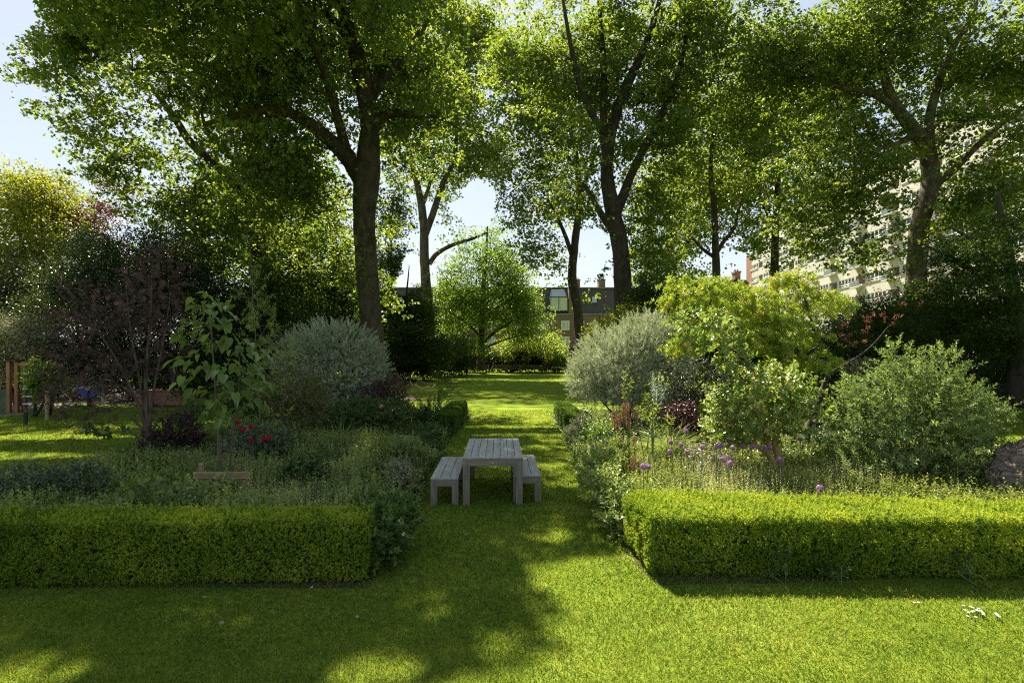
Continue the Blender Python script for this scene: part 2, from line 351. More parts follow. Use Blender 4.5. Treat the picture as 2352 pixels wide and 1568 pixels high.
M['burgundy'] = leafmat('burgundy_leaf', [(0, (.022, .010, .014)), (.5, (.045, .02, .026)), (1, (.10, .04, .05))], .2, (1.8, .7, .6), .06)
M['bluegreen'] = leafmat('spurge_leaf', [(0, (.05, .10, .075)), (.5, (.09, .155, .11)), (1, (.26, .32, .25))], .25, (1.3, 1.4, .7), .04)
M['creamleaf'] = leafmat('cream_edged_leaf', [(0, (.10, .13, .07)), (.5, (.20, .22, .12)), (1, (.42, .42, .28))], .25, (1.2, 1.2, .7), .05)
M['grass'] = leafmat('grass_blade', [(0, (.058, .122, .016)), (.5, (.125, .205, .026)), (1, (.30, .33, .080))], .5, (2.0, 1.5, .9), .015, .55)
M['pinkpetal'] = leafmat('red_petal', [(0, (.25, .008, .02)), (.5, (.42, .015, .045)), (1, (.6, .05, .10))], .3, (1.1, .9, .9), .03)
M['roseppink'] = leafmat('pink_petal', [(0, (.5, .10, .2)), (.5, (.65, .2, .33)), (1, (.8, .4, .5))], .3, (1.1, 1, 1), .03)
M['allium'] = leafmat('purple_floret', [(0, (.22, .13, .25)), (.5, (.38, .24, .41)), (1, (.6, .44, .6))], .35, (1.2, 1, 1.1), .03)
M['bluepetal'] = leafmat('blue_petal', [(0, (.10, .09, .36)), (.5, (.17, .15, .5)), (1, (.30, .28, .68))], .3, (1.1, 1, 1.1), .03)
M['whitepetal'] = leafmat('white_petal', [(0, (.7, .7, .66)), (.5, (.8, .8, .78)), (1, (.85, .85, .84))], .25, (1, 1, 1), .03)
M['yellowpetal'] = leafmat('yellow_petal', [(0, (.6, .45, .03)), (1, (.75, .6, .06))], .3, (1, 1, .9), .03)
M['pokerbrown'] = leafmat('spent_floret', [(0, (.20, .10, .05)), (.5, (.36, .20, .11)), (1, (.5, .32, .2))], .2, (1.2, 1, .8), .03)
M['drygrass'] = leafmat('tuft_blade', [(0, (.12, .18, .05)), (.5, (.22, .29, .10)), (1, (.42, .45, .22))], .42, (1.3, 1.3, .7), .04)
M['bark'] = solid('plane_bark', (.018, .014, .009), (.062, .048, .032), 4.5, .95, (1, 1, .35), 1.0, 14)
M['barkpale'] = solid('pale_bark', (.036, .028, .018), (.14, .115, .075), 2.6, .95, (1, 1, .5), .9, 12)
M['barkdark'] = solid('dark_bark', (.018, .014, .011), (.045, .036, .028), 8, .9, (1, 1, .3), .4)
M['twig'] = solid('brown_stem', (.055, .040, .028), (.12, .092, .062), 12, .8, (1, 1, .4))
M['barkyellow'] = solid('ochre_bark', (.20, .13, .05), (.40, .28, .12), 9, .85, (1, 1, .4), .5)
M['stem'] = solid('green_stem', (.07, .12, .03), (.13, .19, .06), 14, .6)
M['core'] = solid('inner_shade_core', (.025, .035, .008), (.06, .08, .018), 14, 1)
M['soil'] = solid('soil', (.018, .013, .009), (.05, .036, .024), 9, 1, bump=.7, bscale=30)
M['chips'] = solid('bark_chippings', (.15, .095, .06), (.33, .23, .16), 18, 1, bump=.6, bscale=40)
M['paving'] = solid('pale_paving', (.22, .17, .12), (.38, .31, .24), 5, .9, bump=.2)
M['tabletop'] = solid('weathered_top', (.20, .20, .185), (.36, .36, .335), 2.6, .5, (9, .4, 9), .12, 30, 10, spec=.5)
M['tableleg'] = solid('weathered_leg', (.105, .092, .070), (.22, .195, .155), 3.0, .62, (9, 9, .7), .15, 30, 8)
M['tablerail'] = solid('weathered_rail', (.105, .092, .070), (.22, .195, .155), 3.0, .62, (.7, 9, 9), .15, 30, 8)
M['brass'] = solid('brass', (.45, .33, .14), (.62, .48, .22), 20, .4, metal=.8)
M['pine'] = solid('new_pine', (.19, .125, .06), (.38, .27, .135), 5, .7, (.6, 6, 6), .1)
M['teak'] = solid('old_teak', (.10, .085, .065), (.21, .18, .14), 4, .75, (.6, 6, 6), .1)
M['timber'] = solid('orange_timber', (.17, .07, .025), (.32, .15, .06), 4, .6, (6, 6, .6), .1)
M['rope'] = solid('rope', (.25, .2, .13), (.4, .33, .24), 30, .9)
M['metalgrey'] = solid('grey_metal', (.30, .31, .33), (.42, .43, .45), 6, .35, metal=.3)
M['black'] = solid('black_rubber', (.010, .010, .011), (.022, .022, .024), 10, .6)
M['blueplastic'] = solid('blue_plastic', (.02, .06, .34), (.03, .09, .45), 4, .4)
M['creampanel'] = solid('cream_panel', (.42, .40, .35), (.55, .53, .47), 3, .6)
M['whiterung'] = solid('white_rung', (.6, .62, .66), (.75, .77, .8), 6, .4)
M['greenpanel'] = solid('green_panel', (.02, .06, .03), (.03, .09, .045), 4, .5)
M['brick'] = brick('brown_brick', (.20, .125, .080), (.14, .085, .055), (.22, .19, .15))
M['brickred'] = brick('red_brick', (.30, .12, .065), (.22, .085, .05), (.3, .25, .2))
M['slate'] = solid('slate', (.045, .042, .040), (.09, .085, .082), 3, .9, (1, 1, 4), .3, 12)
M['lead'] = solid('lead', (.13, .135, .14), (.22, .225, .23), 2, .6)
M['cream'] = solid('cream_render', (.36, .345, .312), (.47, .452, .41), .5, .85, (1, 1, .5), .1, 8, 8)
M['whiteframe'] = solid('white_frame', (.72, .72, .70), (.82, .82, .80), 3, .45)
M['glass'] = glass('window_glass', (.012, .014, .015), .35)
M['blind'] = solid('pale_blind', (.40, .46, .38), (.55, .60, .52), 1.2, .5, (4, 4, 1))
M['skylight'] = glass('skylight_glass', (.35, .42, .46), .08)
M['railred'] = solid('maroon_rail', (.10, .03, .03), (.15, .05, .05), 5, .5)
M['balglass'] = glass('balcony_glass', (.10, .13, .12), .1)
M['log'] = solid('driftwood', (.030, .022, .015), (.27, .21, .155), 5, .95, (.5, 3.5, 3.5), 1.0, 16, 8)
M['orange'] = solid('orange_fabric', (.5, .15, .02), (.6, .2, .03), 5, .7)
M['loggia'] = solid('recess_wall', (.30, .22, .16), (.40, .30, .23), .8, .9)
# ------------------------------------------------------------------ lawn
def lawnmat():
    m, nt, out = newmat('lawn'); L = nt.links.new
    tc = nd(nt, 'ShaderNodeTexCoord')
    n1 = nd(nt, 'ShaderNodeTexNoise', Scale=.7, Detail=5); n2 = nd(nt, 'ShaderNodeTexNoise', Scale=38, Detail=4, Roughness=.7)
    L(tc.outputs['Object'], n1.inputs[0]); L(tc.outputs['Object'], n2.inputs[0])
    ad = nd(nt, 'ShaderNodeMath', operation='MULTIPLY_ADD'); ad.inputs[1].default_value = .45; L(n1.outputs['Fac'], ad.inputs[0])
    ml = nd(nt, 'ShaderNodeMath', operation='MULTIPLY'); ml.inputs[1].default_value = .55; L(n2.outputs['Fac'], ml.inputs[0]); L(ml.outputs[0], ad.inputs[2])
    rp = ramp(nt, [(.32, (.070, .128, .016)), (.5, (.145, .205, .026)), (.68, (.26, .285, .055))]); L(ad.outputs[0], rp.inputs[0])
    b = nd(nt, 'ShaderNodeBsdfDiffuse'); bp = nd(nt, 'ShaderNodeBump', Strength=.7, Distance=.03); L(n2.outputs['Fac'], bp.inputs['Height'])
    L(rp.outputs[0], b.inputs[0]); L(bp.outputs[0], b.inputs['Normal']); L(b.outputs[0], out.inputs[0]); return m
M['lawn'] = lawnmat()
def sheet(name, poly, z, mat):
    V = np.array([(x, y, z) for x, y in poly])
    me = bpy.data.meshes.new(name); me.from_pydata([tuple(v) for v in V], [], [list(range(len(V)))]); me.materials.append(mat)
    o = bpy.data.objects.new(name, me); COL.objects.link(o); return tag(o, kind='structure')
sheet('ground', [(-400, -60), (400, -60), (400, 600), (-400, 600)], 0, M['lawn'])
BED_L = [(-14, 5.3), (-1.43, 5.38), (-1.5, 6.5), (-1.62, 10), (-1.72, 15.2), (-1.62, 15.3), (-1.62, 20), (-4, 21.5), (-7.2, 19), (-7.6, 15), (-8.2, 12.7), (-8.5, 11.3), (-8.7, 9.7), (-9.6, 8.9), (-14, 8.3)]
BED_R = [(1.33, 6.85), (1.3, 10), (1.5, 15.2), (1.48, 20), (6, 21), (11.5, 17), (12.6, 13), (11.3, 9), (10, 5.6), (1.42, 5.5)]
def densify(poly, m=6, j=.04, seed=1):
    rg = np.random.default_rng(seed); o = []
    for i in range(len(poly)):
        a, b = np.array(poly[i]), np.array(poly[(i + 1) % len(poly)])
        for t in np.arange(m) / m: o.append(tuple(a * (1 - t) + b * t + rg.normal(size=2) * j))
    return o
sheet('flower_bed_soil', densify(BED_L), .004, M['soil']); sheet('flower_bed_soil', densify(BED_R, seed=2), .004, M['soil'])
sheet('chipping_path', densify([(-6.2, 29.8), (-4.6, 27.6), (-4.9, 26.0), (-7.5, 26.5), (-9, 28.5)], 5, .12), .008, M['chips'])
sheet('border_soil', densify([(-34, 27.2), (-19.2, 24.4), (-16, 23.5), (-9.5, 24), (-7, 26), (-8, 34), (-34, 36)], 5, .15, 4), .004, M['soil'])
sheet('playground_path', densify([(-26, 16.5), (-20.2, 17.3), (-18.8, 19.5), (-19.5, 24), (-34, 27), (-34, 18)], 5, .15), .008, M['paving'])
# mown grass as blades: dense near the camera
def grass():
    rg = np.random.default_rng(3); fo = Foliage(); cs = []
    for (n, L) in ((520000, .036),):
        d = 3.25 * (22 / 3.25) ** rg.random(n); x = (rg.random(n) - .5) * 2 * d * 1.06; Wd = .0014 * d
        k = ~(inpoly(x, d, BED_L) & (x < -1.55) & (d > 5.45)) & ~(inpoly(x, d, BED_R) & (x > 1.5) & (d > 5.75))
        x = x[k]; d = d[k]; m = len(x)
        th = fnoise(x * 1.3 + 5, d * 1.3) * 12; lean = np.stack([np.cos(th), np.sin(th), np.zeros(m)], 1) * .45
        ax = nrmz(lean + rg.normal(size=(m, 3)) * .42 + UP * .9); ax[:, 2] = np.abs(ax[:, 2]); nr = nrmz(np.cross(ax, rg.normal(size=(m, 3)))); Wd = .0014 * d
        tn = .28 + .5 * (fnoise(x * .9, d * .9) - .35) + .35 * (fnoise(x * 5, d * 5) - .4) + rg.normal(size=m) * .2
        fo.add('kite', np.stack([x, d, np.zeros(m)], 1), ax, nr, L * (.6 + .8 * rg.random(m)), Wd * (.7 + .6 * rg.random(m)), tn)
    tag(fo.build('lawn_grass', M['grass']), 'short mown grass blades of the garden lawn', 'grass', kind='stuff')
grass()
# ------------------------------------------------------------------ clipped hedges
def hedge(label, poly, h, n, mat, L, Wd, seed, sprig=0, group=None):
    rg = np.random.default_rng(seed); poly = [np.array(p, float) for p in poly]; m = len(poly); c = np.mean(poly, 0)
    t = thing('box_hedge', label, 'hedge', (c[0], c[1], 0), group)
    ar = 0.5 * abs(sum(poly[i][0] * poly[(i + 1) % m][1] - poly[(i + 1) % m][0] * poly[i][1] for i in range(m)))
    per = [np.linalg.norm(poly[(i + 1) % m] - poly[i]) for i in range(m)]; tot = ar + sum(per) * h
    pos = []; out = []
    k = int(n * ar / tot); lo = np.min(poly, 0); hi = np.max(poly, 0)
    q = rg.random((k * 3, 2)) * (hi - lo) + lo; q = q[inpoly(q[:, 0], q[:, 1], [tuple(p) for p in poly])][:k]
    ed = np.full(len(q), 9.)
    for i in range(m):
        a, b = poly[i], poly[(i + 1) % m]; u = np.clip(((q - a) @ (b - a)) / per[i] ** 2, 0, 1); ed = np.minimum(ed, np.linalg.norm(q - a - u[:, None] * (b - a), axis=1))
    und = -.45 * np.maximum(0, .10 - ed) + .05 * (fnoise(q[:, 0] * .8 + seed, q[:, 1] * .8) - .5) + .05 * (fnoise(q[:, 0] * 2.2 + seed, q[:, 1] * 2.2) - .5)
    pos.append(np.column_stack([q, h + und - rg.random(len(q)) ** 2 * .06])); out.append(np.tile([0, 0, 1.], (len(q), 1)))
    for i in range(m):
        a, b = poly[i], poly[(i + 1) % m]; k = int(n * per[i] * h / tot); u = rg.random(k); z = rg.random(k) * h
        nn = np.array([(b - a)[1], -(b - a)[0]]) / per[i]
        if np.dot(nn, (a + b) / 2 - c) < 0: nn = -nn
        bul = .07 * (fnoise(u * per[i] * 2.5 + seed * 3 + i, z * 2.5) - .5) + .07 * (fnoise(u * per[i] * 9 + seed, z * 9) - .5) - np.clip((z / h - .8) * .12, 0, 1) - np.clip((.18 - z / h) * .25, 0, 1)
        p2 = a + (b - a) * u[:, None] + nn * (bul - rg.random(k) ** 2 * .07)[:, None]
        pos.append(np.column_stack([p2, z])); out.append(np.tile([nn[0], nn[1], .35], (k, 1)))
    pos = np.concatenate(pos); out = nrmz(np.concatenate(out))
    fo = Foliage(); dirs = nrmz(out + rg.normal(size=out.shape) * .45 + UP * .25)
    tn = .45 + 1.0 * (fnoise(pos[:, 0] * 3 + pos[:, 1] * 2, pos[:, 2] * 3 + 9) - .48) + .5 * (fnoise(pos[:, 0] * .8 + 31, pos[:, 2] * .9) - .5) + rg.normal(size=len(pos)) * .08
    shoots(fo, rg, pos - dirs * .025, dirs, .05, 5, 'kite', L, Wd, 50, tn, .14, upn=.2)
    if sprig:
        q = rg.random((sprig * 2, 2)) * (hi - lo) + lo; q = q[inpoly(q[:, 0], q[:, 1], [tuple(p) for p in poly])][:sprig]
        o = np.column_stack([q, np.full(len(q), h - .02)]); d = nrmz(rg.normal(size=(len(q), 3)) * .25 + UP)
        shoots(fo, rg, o, d, .04 + .07 * rg.random(len(q)), 11, 'kite', L * 1.05, Wd, 55, .62, .14)
    fo.build('foliage', mat, t)
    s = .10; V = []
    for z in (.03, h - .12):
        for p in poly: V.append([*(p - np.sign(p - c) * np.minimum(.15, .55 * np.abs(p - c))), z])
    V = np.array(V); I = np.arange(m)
    # solid core inset from the leaf shell, its dark colour stands for inner shade
    V[:, :2] = c + (V[:, :2] - c); mesh_obj('shade_core', V, [np.column_stack([I, (I + 1) % m, (I + 1) % m + m, I + m]), np.array([I + m]), np.array([I[::-1]])], M['core'], t)
    return t
HG = 'clipped box hedges along the lawn'
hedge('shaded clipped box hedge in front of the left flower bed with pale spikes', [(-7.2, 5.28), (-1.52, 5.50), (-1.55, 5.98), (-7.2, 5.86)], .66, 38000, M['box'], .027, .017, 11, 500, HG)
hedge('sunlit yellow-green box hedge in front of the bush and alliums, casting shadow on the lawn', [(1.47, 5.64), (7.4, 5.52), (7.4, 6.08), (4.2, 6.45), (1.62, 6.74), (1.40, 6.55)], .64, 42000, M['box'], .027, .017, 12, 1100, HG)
hedge('small trimmed hedge block on the left edge of the grass path, behind the table', [(-2.26, 15.5), (-1.68, 15.4), (-1.68, 19.7), (-2.26, 19.7)], .58, 12000, M['hedgefar'], .04, .028, 13, 0, HG)
hedge('small trimmed hedge block on the right edge of the grass path, below the silver shrub', [(1.56, 15.5), (2.3, 15.3), (2.3, 16.3), (2.1, 16.5), (2.1, 19.7), (1.56, 19.7)], .58, 12000, M['hedgefar'], .04, .028, 14, 0, HG)
# ------------------------------------------------------------------ table and benches
def slatbench(name, label, cat, x0, x1, y0, y1, h, nsl, yaw, leg=.105, group=None, plate=False):
    cx, cy = (x0 + x1) / 2, (y0 + y1) / 2
    t = thing(name, label, cat, (cx, cy, 0), group)
    w, l = x1 - x0, y1 - y0; a, b = -w / 2, w / 2; c, d = -l / 2, l / 2; o = np.array([cx, cy, 0.])
    tp = MB(); e = .012; sw = (w - 2 * e * 0) / nsl
    for i in range(nsl): tp.box((a + i * sw + (.004 if i else 0), c + .05, h - .026), (a + (i + 1) * sw - (.004 if i < nsl - 1 else 0), d - .05, h), bev=.002)
    tp.box((a, c, h - .026), (b, c + .046, h), bev=.002); tp.box((a, d - .046, h - .026), (b, d, h), bev=.002)
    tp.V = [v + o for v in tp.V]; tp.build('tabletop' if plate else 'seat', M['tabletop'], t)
    zt = h - .028; rh = leg
    # mitred end rails and plain side rails
    for y in (c, d - leg):
        r = MB(); r.add(np.array([(a + .002, y, zt), (b - .002, y, zt), (b - leg - .002, y, zt - rh), (a + leg + .002, y, zt - rh), (a + .002, y + leg, zt), (b - .002, y + leg, zt), (b - leg - .002, y + leg, zt - rh), (a + leg + .002, y + leg, zt - rh)]),
              [[3, 2, 1, 0], [4, 5, 6, 7], [0, 1, 5, 4], [1, 2, 6, 5], [2, 3, 7, 6], [3, 0, 4, 7]])
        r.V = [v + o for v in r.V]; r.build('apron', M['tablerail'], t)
    for x in (a + .004, b - .034):
        r = MB(); r.box((x, c + leg + .002, zt - rh + .01), (x + .03, d - leg - .002, zt - .001))
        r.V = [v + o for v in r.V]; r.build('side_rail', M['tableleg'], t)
    for sx in (0, 1):
        for y in (c, d - leg):
            q = MB()
            if sx == 0: X = [a, a, a + leg, a + leg]; Z = [zt, 0, 0, zt - rh]
            else: X = [b, b - leg, b - leg, b]; Z = [zt, zt - rh, 0, 0]
            pr = [(X[i], Z[i]) for i in range(4)]; V = np.array([(x, y + .001, z) for x, z in pr] + [(x, y + leg - .001, z) for x, z in pr])
            q.add(V, [[0, 1, 2, 3], [7, 6, 5, 4], [0, 4, 5, 1], [1, 5, 6, 2], [2, 6, 7, 3], [3, 7, 4, 0]])
            q.V = [v + o for v in q.V]; q.build('leg', M['tableleg'], t)
    if plate:
        p = MB(); th = np.arange(14) / 14 * 2 * np.pi
        V = np.array([(.021 * math.cos(k), c - .004, zt - rh * .48 + .013 * math.sin(k)) for k in th] + [(.021 * math.cos(k), c + .001, zt - rh * .48 + .013 * math.sin(k)) for k in th]) + o
        p.add(V, [list(range(14))] + [[j, (j + 1) % 14, 14 + (j + 1) % 14, 14 + j] for j in range(14)]); p.build('brass_plate', M['brass'], t)
    t.rotation_euler.z = yaw
slatbench('garden_table', 'weathered grey slatted garden table standing on the grass path', 'table', -.79, .145, 8.29, 10.13, .75, 8, R(1.4), plate=True)
BG = 'weathered slatted benches pushed up to the garden table'
slatbench('slatted_bench', 'weathered slatted backless bench on the flower bed side, left of the table', 'bench', -1.29, -.86, 8.27, 9.97, .43, 3, R(1.4), .10, BG)
slatbench('slatted_bench', 'weathered slatted backless bench tucked partly under the right side of the table', 'bench', .00, .44, 8.45, 10.17, .43, 3, R(1.4), .10, BG)
# ------------------------------------------------------------------ trees
def tree(name, label, base, limbs, blobs, ncl, nl, L, Wd, mat, bark, seed, cr=(.68, .68, .36), tmpl='kite', extra=None, group=None, carve=True, minz=3.0, tone=.45, sides=12, rtip=.010, rough=.12, droop=.3, clear=False, maxr=.3):
    rg = np.random.default_rng(seed); t = thing(name, label, 'tree', (base[0], base[1], 0), group)
    T = blob_targets(rg, blobs, ncl)
    if extra is not None: T = np.vstack([T, extra])
    k = np.ones(len(T), bool)
    if carve: k &= rg.random(len(T)) < keep(T)
    k &= ~gapmask(T); k &= T[:, 2] > .4; T = T[k]
    lw = [wpts(l) for l in limbs]
    nod, nr = limb_nodes(lw, .6, minz)
    if clear:                                    # the inside of the crown round the main limbs is bare
        T = T[~bare(T, nod, nr, 15) | (rg.random(len(T)) > .8)]
    tw = grow(rg, nod, nr, T, rtip, seg=5, maxr=maxr)
    wood('trunk', lw, tw, bark, t, sides, 4, rough, seed)
    fo = Foliage(); n = len(T)
    # leaves sit in flat, slightly hanging sprays round every twig tip
    sp = 7; m = max(1, nl // sp); tilt = rg.normal(size=(n, 1, 2)) * .35
    dxy = rg.normal(size=(n, sp, 2)) * cr[0]; dz = (dxy * tilt).sum(-1) - .16 * np.linalg.norm(dxy, axis=-1) + rg.normal(size=(n, sp)) * cr[2] * .45
    sc = T[:, None] + np.concatenate([dxy, dz[..., None]], -1)
    ps = sc[:, :, None] + rg.normal(size=(n, sp, m, 3)) * np.array([.17, .17, .075]) * (L / .2) ** .6 * 1.2
    tn = tone + rg.normal(size=(n, 1, 1)) * .12 + rg.normal(size=(n, sp, 1)) * .10 + rg.normal(size=(n, sp, m)) * .13
    ps = ps.reshape(-1, 3); tn = tn.reshape(-1)
    k = ~gapmask(ps) if not carve else (~gapmask(ps) & (rg.random(len(ps)) < keep(ps, False)))
    k &= ps[:, 2] > .15
    if clear: k &= ~bare(ps, nod, nr, 4) | (rg.random(len(ps)) > .6)
    ps = ps[k]; tn = tn[k]
    ax, nr2 = orient(rg, len(ps), .7, droop)
    sz = .5 + .75 * rg.random(len(ps))
    fo.add(tmpl, ps, ax, nr2, L * sz, Wd * sz, tn); fo.build('crown', mat, t)
    return t
TG = 'tall plane trees of the garden square'
rgx = np.random.default_rng(501)
def shade_crown(n, x0, x1, y0, y1, z0, z1):
    """unseen crown parts added high out of frame to shade the near lawn"""
    g = np.column_stack([rgx.random(n) * (x1 - x0) + x0, rgx.random(n) * (y1 - y0) + y0]); z = rgx.random(n) * (z1 - z0) + z0
    return np.column_stack([g[:, 0] - SX * z, g[:, 1] + SY * z, z])
tree('plane_tree', 'massive dark plane tree with a forked bare trunk behind the left silver shrub', G(866, 921),
     [[(868, 923, 26, .98), (865, 905, 26, .74), (862, 880, 26, .63), (856, 800, 26, .56), (848, 700, 26, .53), (841, 600, 26, .54), (836, 500, 26, .52), (842, 405, 26, .66), (848, 300, 26, .44), (838, 210, 26, .46), (818, 120, 26, .40), (795, 40, 26, .34), (765, -40, 25.5, .27), (735, -160, 25, .18), (720, -260, 24, .08)],
      [(838, 420, 26, .5), (800, 362, 26, .42), (755, 320, 25.5, .34), (700, 277, 25, .27), (640, 252, 24, .2), (560, 262, 23.5, .15), (470, 285, 23, .09)],
      [(848, 310, 26, .3), (890, 262, 26, .22), (950, 264, 26, .16), (1010, 270, 26, .09), (1060, 300, 26, .05)],
      [(840, 240, 26, .3), (882, 180, 26, .24), (935, 118, 26.5, .18), (985, 40, 27, .12), (1010, -60, 27, .07)],
      [(818, 120, 26, .25), (780, 62, 25.5, .2), (730, 6, 25, .15), (690, -60, 24, .1)],
      [(800, 362, 26, .26), (770, 250, 25, .22), (740, 150, 24, .18), (700, 60, 22.5, .14), (650, -80, 20.5, .12), (600, -300, 18, .1), (560, -560, 16, .07)]],
     [(600, 180, 25, 150, 160, 4.5), (430, 150, 24, 150, 150, 4), (700, 60, 25, 150, 130, 5), (880, 110, 26, 130, 130, 5), (930, 300, 27, 110, 90, 4), (640, 340, 24, 150, 100, 4), (980, 150, 27, 90, 140, 4), (560, -80, 24, 260, 110, 6), (820, -90, 25, 200, 100, 6), (770, 230, 22, 70, 90, 2, .7), (690, 440, 25, 120, 70, 4), (790, 560, 24.5, 36, 100, 1.5, .8), (905, 520, 26, 30, 80, 1.5, .7), (880, 650, 27, 26, 70, 1.5, .6)],
     1267, 86, .17, .145, M['plane'], M['bark'], 21, extra=np.vstack([shade_crown(1000, -13, 1.1, .3, 9, 13, 23), shade_crown(300, -12, 1.5, 9, 17, 13, 22)]), group=TG, clear=True, minz=8, tmpl='lobe')
tree('plane_tree', 'broad plane tree spreading to the open sky at the left edge, low leafy skirts', G(598, 902),
     [[(600, 902, 31, .85), (599, 860, 31, .62), (597, 650, 31, .52), (590, 460, 31, .44), (578, 300, 31, .36), (566, 160, 30.5, .28), (560, 40, 30, .2), (555, -100, 29, .1)],
      [(592, 480, 31, .34), (520, 400, 30, .28), (440, 330, 29, .22), (395, 262, 28, .17), (330, 188, 27.5, .12), (240, 150, 27, .07)],
      [(586, 400, 31, .28), (500, 330, 31, .2), (400, 200, 29, .15), (300, 80, 28, .1)],
      [(578, 320, 31, .25), (640, 240, 31, .18), (700, 150, 30, .1)]],
     [(180, 170, 28, 125, 130, 4), (300, 90, 28, 150, 110, 4), (330, 290, 28, 150, 100, 4), (230, 330, 28, 110, 60, 3), (480, 330, 29, 150, 130, 4), (500, 500, 29, 130, 130, 3.5), (620, 540, 28, 120, 130, 3.5), (730, 580, 29, 80, 120, 3), (420, 470, 29, 90, 110, 3), (250, -60, 28, 190, 110, 5), (660, 680, 29, 90, 50, 3), (590, 420, 26, 110, 110, 2.5), (200, 60, 27, 90, 80, 3), (100, 170, 27.5, 45, 60, 2, 1.6), (62, 160, 27.5, 26, 24, 1.5, 2), (85, 250, 27.5, 30, 18, 1.5, 2), (130, 345, 28, 26, 14, 1.5, 2), (175, 300, 27.5, 60, 50, 2, 1.4), (260, 400, 29, 60, 50, 2, 1.3)],
     1276, 84, .175, .15, M['plane'], M['bark'], 22, group=TG, clear=True, minz=6, tmpl='lobe')
tree('plane_tree', 'slender pale-barked plane tree with bare lower trunk standing beside the far benches', G(985, 857),
     [[(986, 858.5, 59, 1.15), (986, 852, 59, .86), (985, 838, 59, .70), (986, 760, 59, .62), (981, 680, 59, .56), (975, 600, 59, .52), (974, 520, 59, .48), (962, 440, 59, .38), (945, 370, 59, .3), (925, 280, 59, .22), (915, 180, 59, .14)],
      [(976, 540, 59, .4), (998, 480, 59, .36), (1018, 420, 59, .32), (1040, 370, 59, .25), (1050, 290, 59, .18), (1040, 190, 59, .1)],
      [(985, 606, 59, .3), (1004, 582, 59, .26), (1040, 562, 59, .22), (1085, 548, 59, .17), (1118, 534, 59, .1)],
      [(968, 480, 59, .25), (985, 430, 59, .2), (1000, 380, 59, .14)]],
     [(985, 390, 59, 90, 70, 5), (920, 300, 59, 70, 90, 5), (1010, 280, 59, 90, 90, 6), (960, 180, 59, 110, 110, 6), (1050, 190, 59, 70, 100, 5), (1000, 470, 58, 60, 50, 3, .5), (1050, 545, 58, 40, 22, 2, .5), (930, 440, 59, 45, 70, 4, .6), (1075, 370, 58, 55, 70, 4, 1.3), (1140, 350, 58, 40, 60, 3, 1.2), (930, 560, 60, 30, 60, 3, .5), (1000, 70, 58, 120, 90, 6), (1095, 110, 58, 75, 130, 5, 1.6), (1100, 300, 58, 50, 75, 4), (905, 120, 58, 60, 110, 5)],
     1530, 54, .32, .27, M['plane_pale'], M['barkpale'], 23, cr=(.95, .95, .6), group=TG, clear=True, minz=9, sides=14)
tree('plane_tree', 'leaning slim plane tree in front of the brick terrace dormer, clothed in leaves', G(1334, 868),
     [[(1335, 868, 49, .62), (1333, 840, 49, .50), (1332, 780, 49, .46), (1325, 700, 49, .43), (1314, 640, 49, .42), (1320, 560, 49, .36), (1330, 470, 49, .30), (1326, 380, 49, .25), (1312, 280, 49, .2), (1296, 170, 49, .14), (1290, 60, 48, .08)],
      [(1318, 600, 49, .24), (1298, 540, 49, .2), (1270, 480, 49, .14), (1240, 430, 49, .08)],
      [(1330, 460, 49, .22), (1352, 400, 49, .16), (1370, 330, 49, .1)],
      [(1326, 390, 49, .2), (1280, 330, 49, .16), (1230, 260, 49, .1)]],
     [(1280, 470, 49, 65, 70, 4), (1240, 400, 49, 70, 80, 4), (1210, 290, 49, 75, 90, 5), (1300, 330, 49, 80, 90, 5), (1290, 200, 49, 110, 100, 6), (1180, 180, 49, 70, 110, 5), (1275, 560, 48, 40, 60, 3), (1300, 640, 48, 28, 70, 2.2), (1250, 620, 49, 25, 50, 2, .5), (1195, 470, 50, 50, 60, 3, 1.2), (1165, 390, 49, 40, 60, 3, 1.2), (1205, 560, 49, 40, 50, 3, .9), (1340, 680, 48, 20, 60, 2, .5), (1250, 90, 48, 130, 90, 6)],
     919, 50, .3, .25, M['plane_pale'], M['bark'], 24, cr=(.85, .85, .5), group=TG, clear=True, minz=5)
tree('plane_tree', 'thick-trunked plane tree with steep dark limbs behind the right silver shrub', G(1432, 897),
     [[(1434, 893, 34, 1.0), (1434, 860, 34, .72), (1432, 740, 34, .62), (1430, 640, 34, .58), (1424, 560, 34, .56), (1404, 470, 34, .50), (1394, 390, 34, .42), (1404, 300, 34, .38), (1428, 225, 34, .34), (1462, 150, 34, .28), (1495, 70, 33.5, .22), (1520, -20, 33, .16), (1540, -120, 32, .08)],
      [(1398, 400, 34, .3), (1386, 300, 34, .26), (1388, 180, 34, .22), (1380, 60, 33.5, .16), (1372, -60, 33, .1)],
      [(1412, 500, 34, .34), (1450, 400, 34, .28), (1500, 300, 34, .24), (1548, 200, 34, .2), (1575, 90, 34, .14), (1590, -40, 33, .08)],
      [(1398, 330, 34, .24), (1340, 220, 33, .2), (1310, 100, 32, .14), (1290, -20, 31, .08)],
      [(1418, 545, 34, .3), (1380, 490, 33, .22), (1340, 420, 33, .14)]],
     [(1400, 180, 34, 120, 120, 5), (1290, 150, 33, 110, 120, 4), (1480, 330, 34, 110, 110, 5), (1560, 200, 34, 110, 120, 5), (1370, 350, 32, 90, 100, 4), (1180, 90, 33, 90, 100, 4), (1440, 480, 33, 90, 70, 3.5), (1520, 470, 34, 80, 100, 4), (1500, 600, 33, 50, 70, 3), (1420, 40, 33, 170, 80, 6), (1330, 460, 33, 45, 70, 3, .7), (1440, 640, 32, 45, 70, 1.5, .5), (1390, 570, 33, 22, 60, 2, .5), (1600, 60, 33, 120, 90, 5)],
     1323, 81, .19, .165, M['plane'], M['bark'], 25, group=TG, clear=True, minz=6, tmpl='lobe')
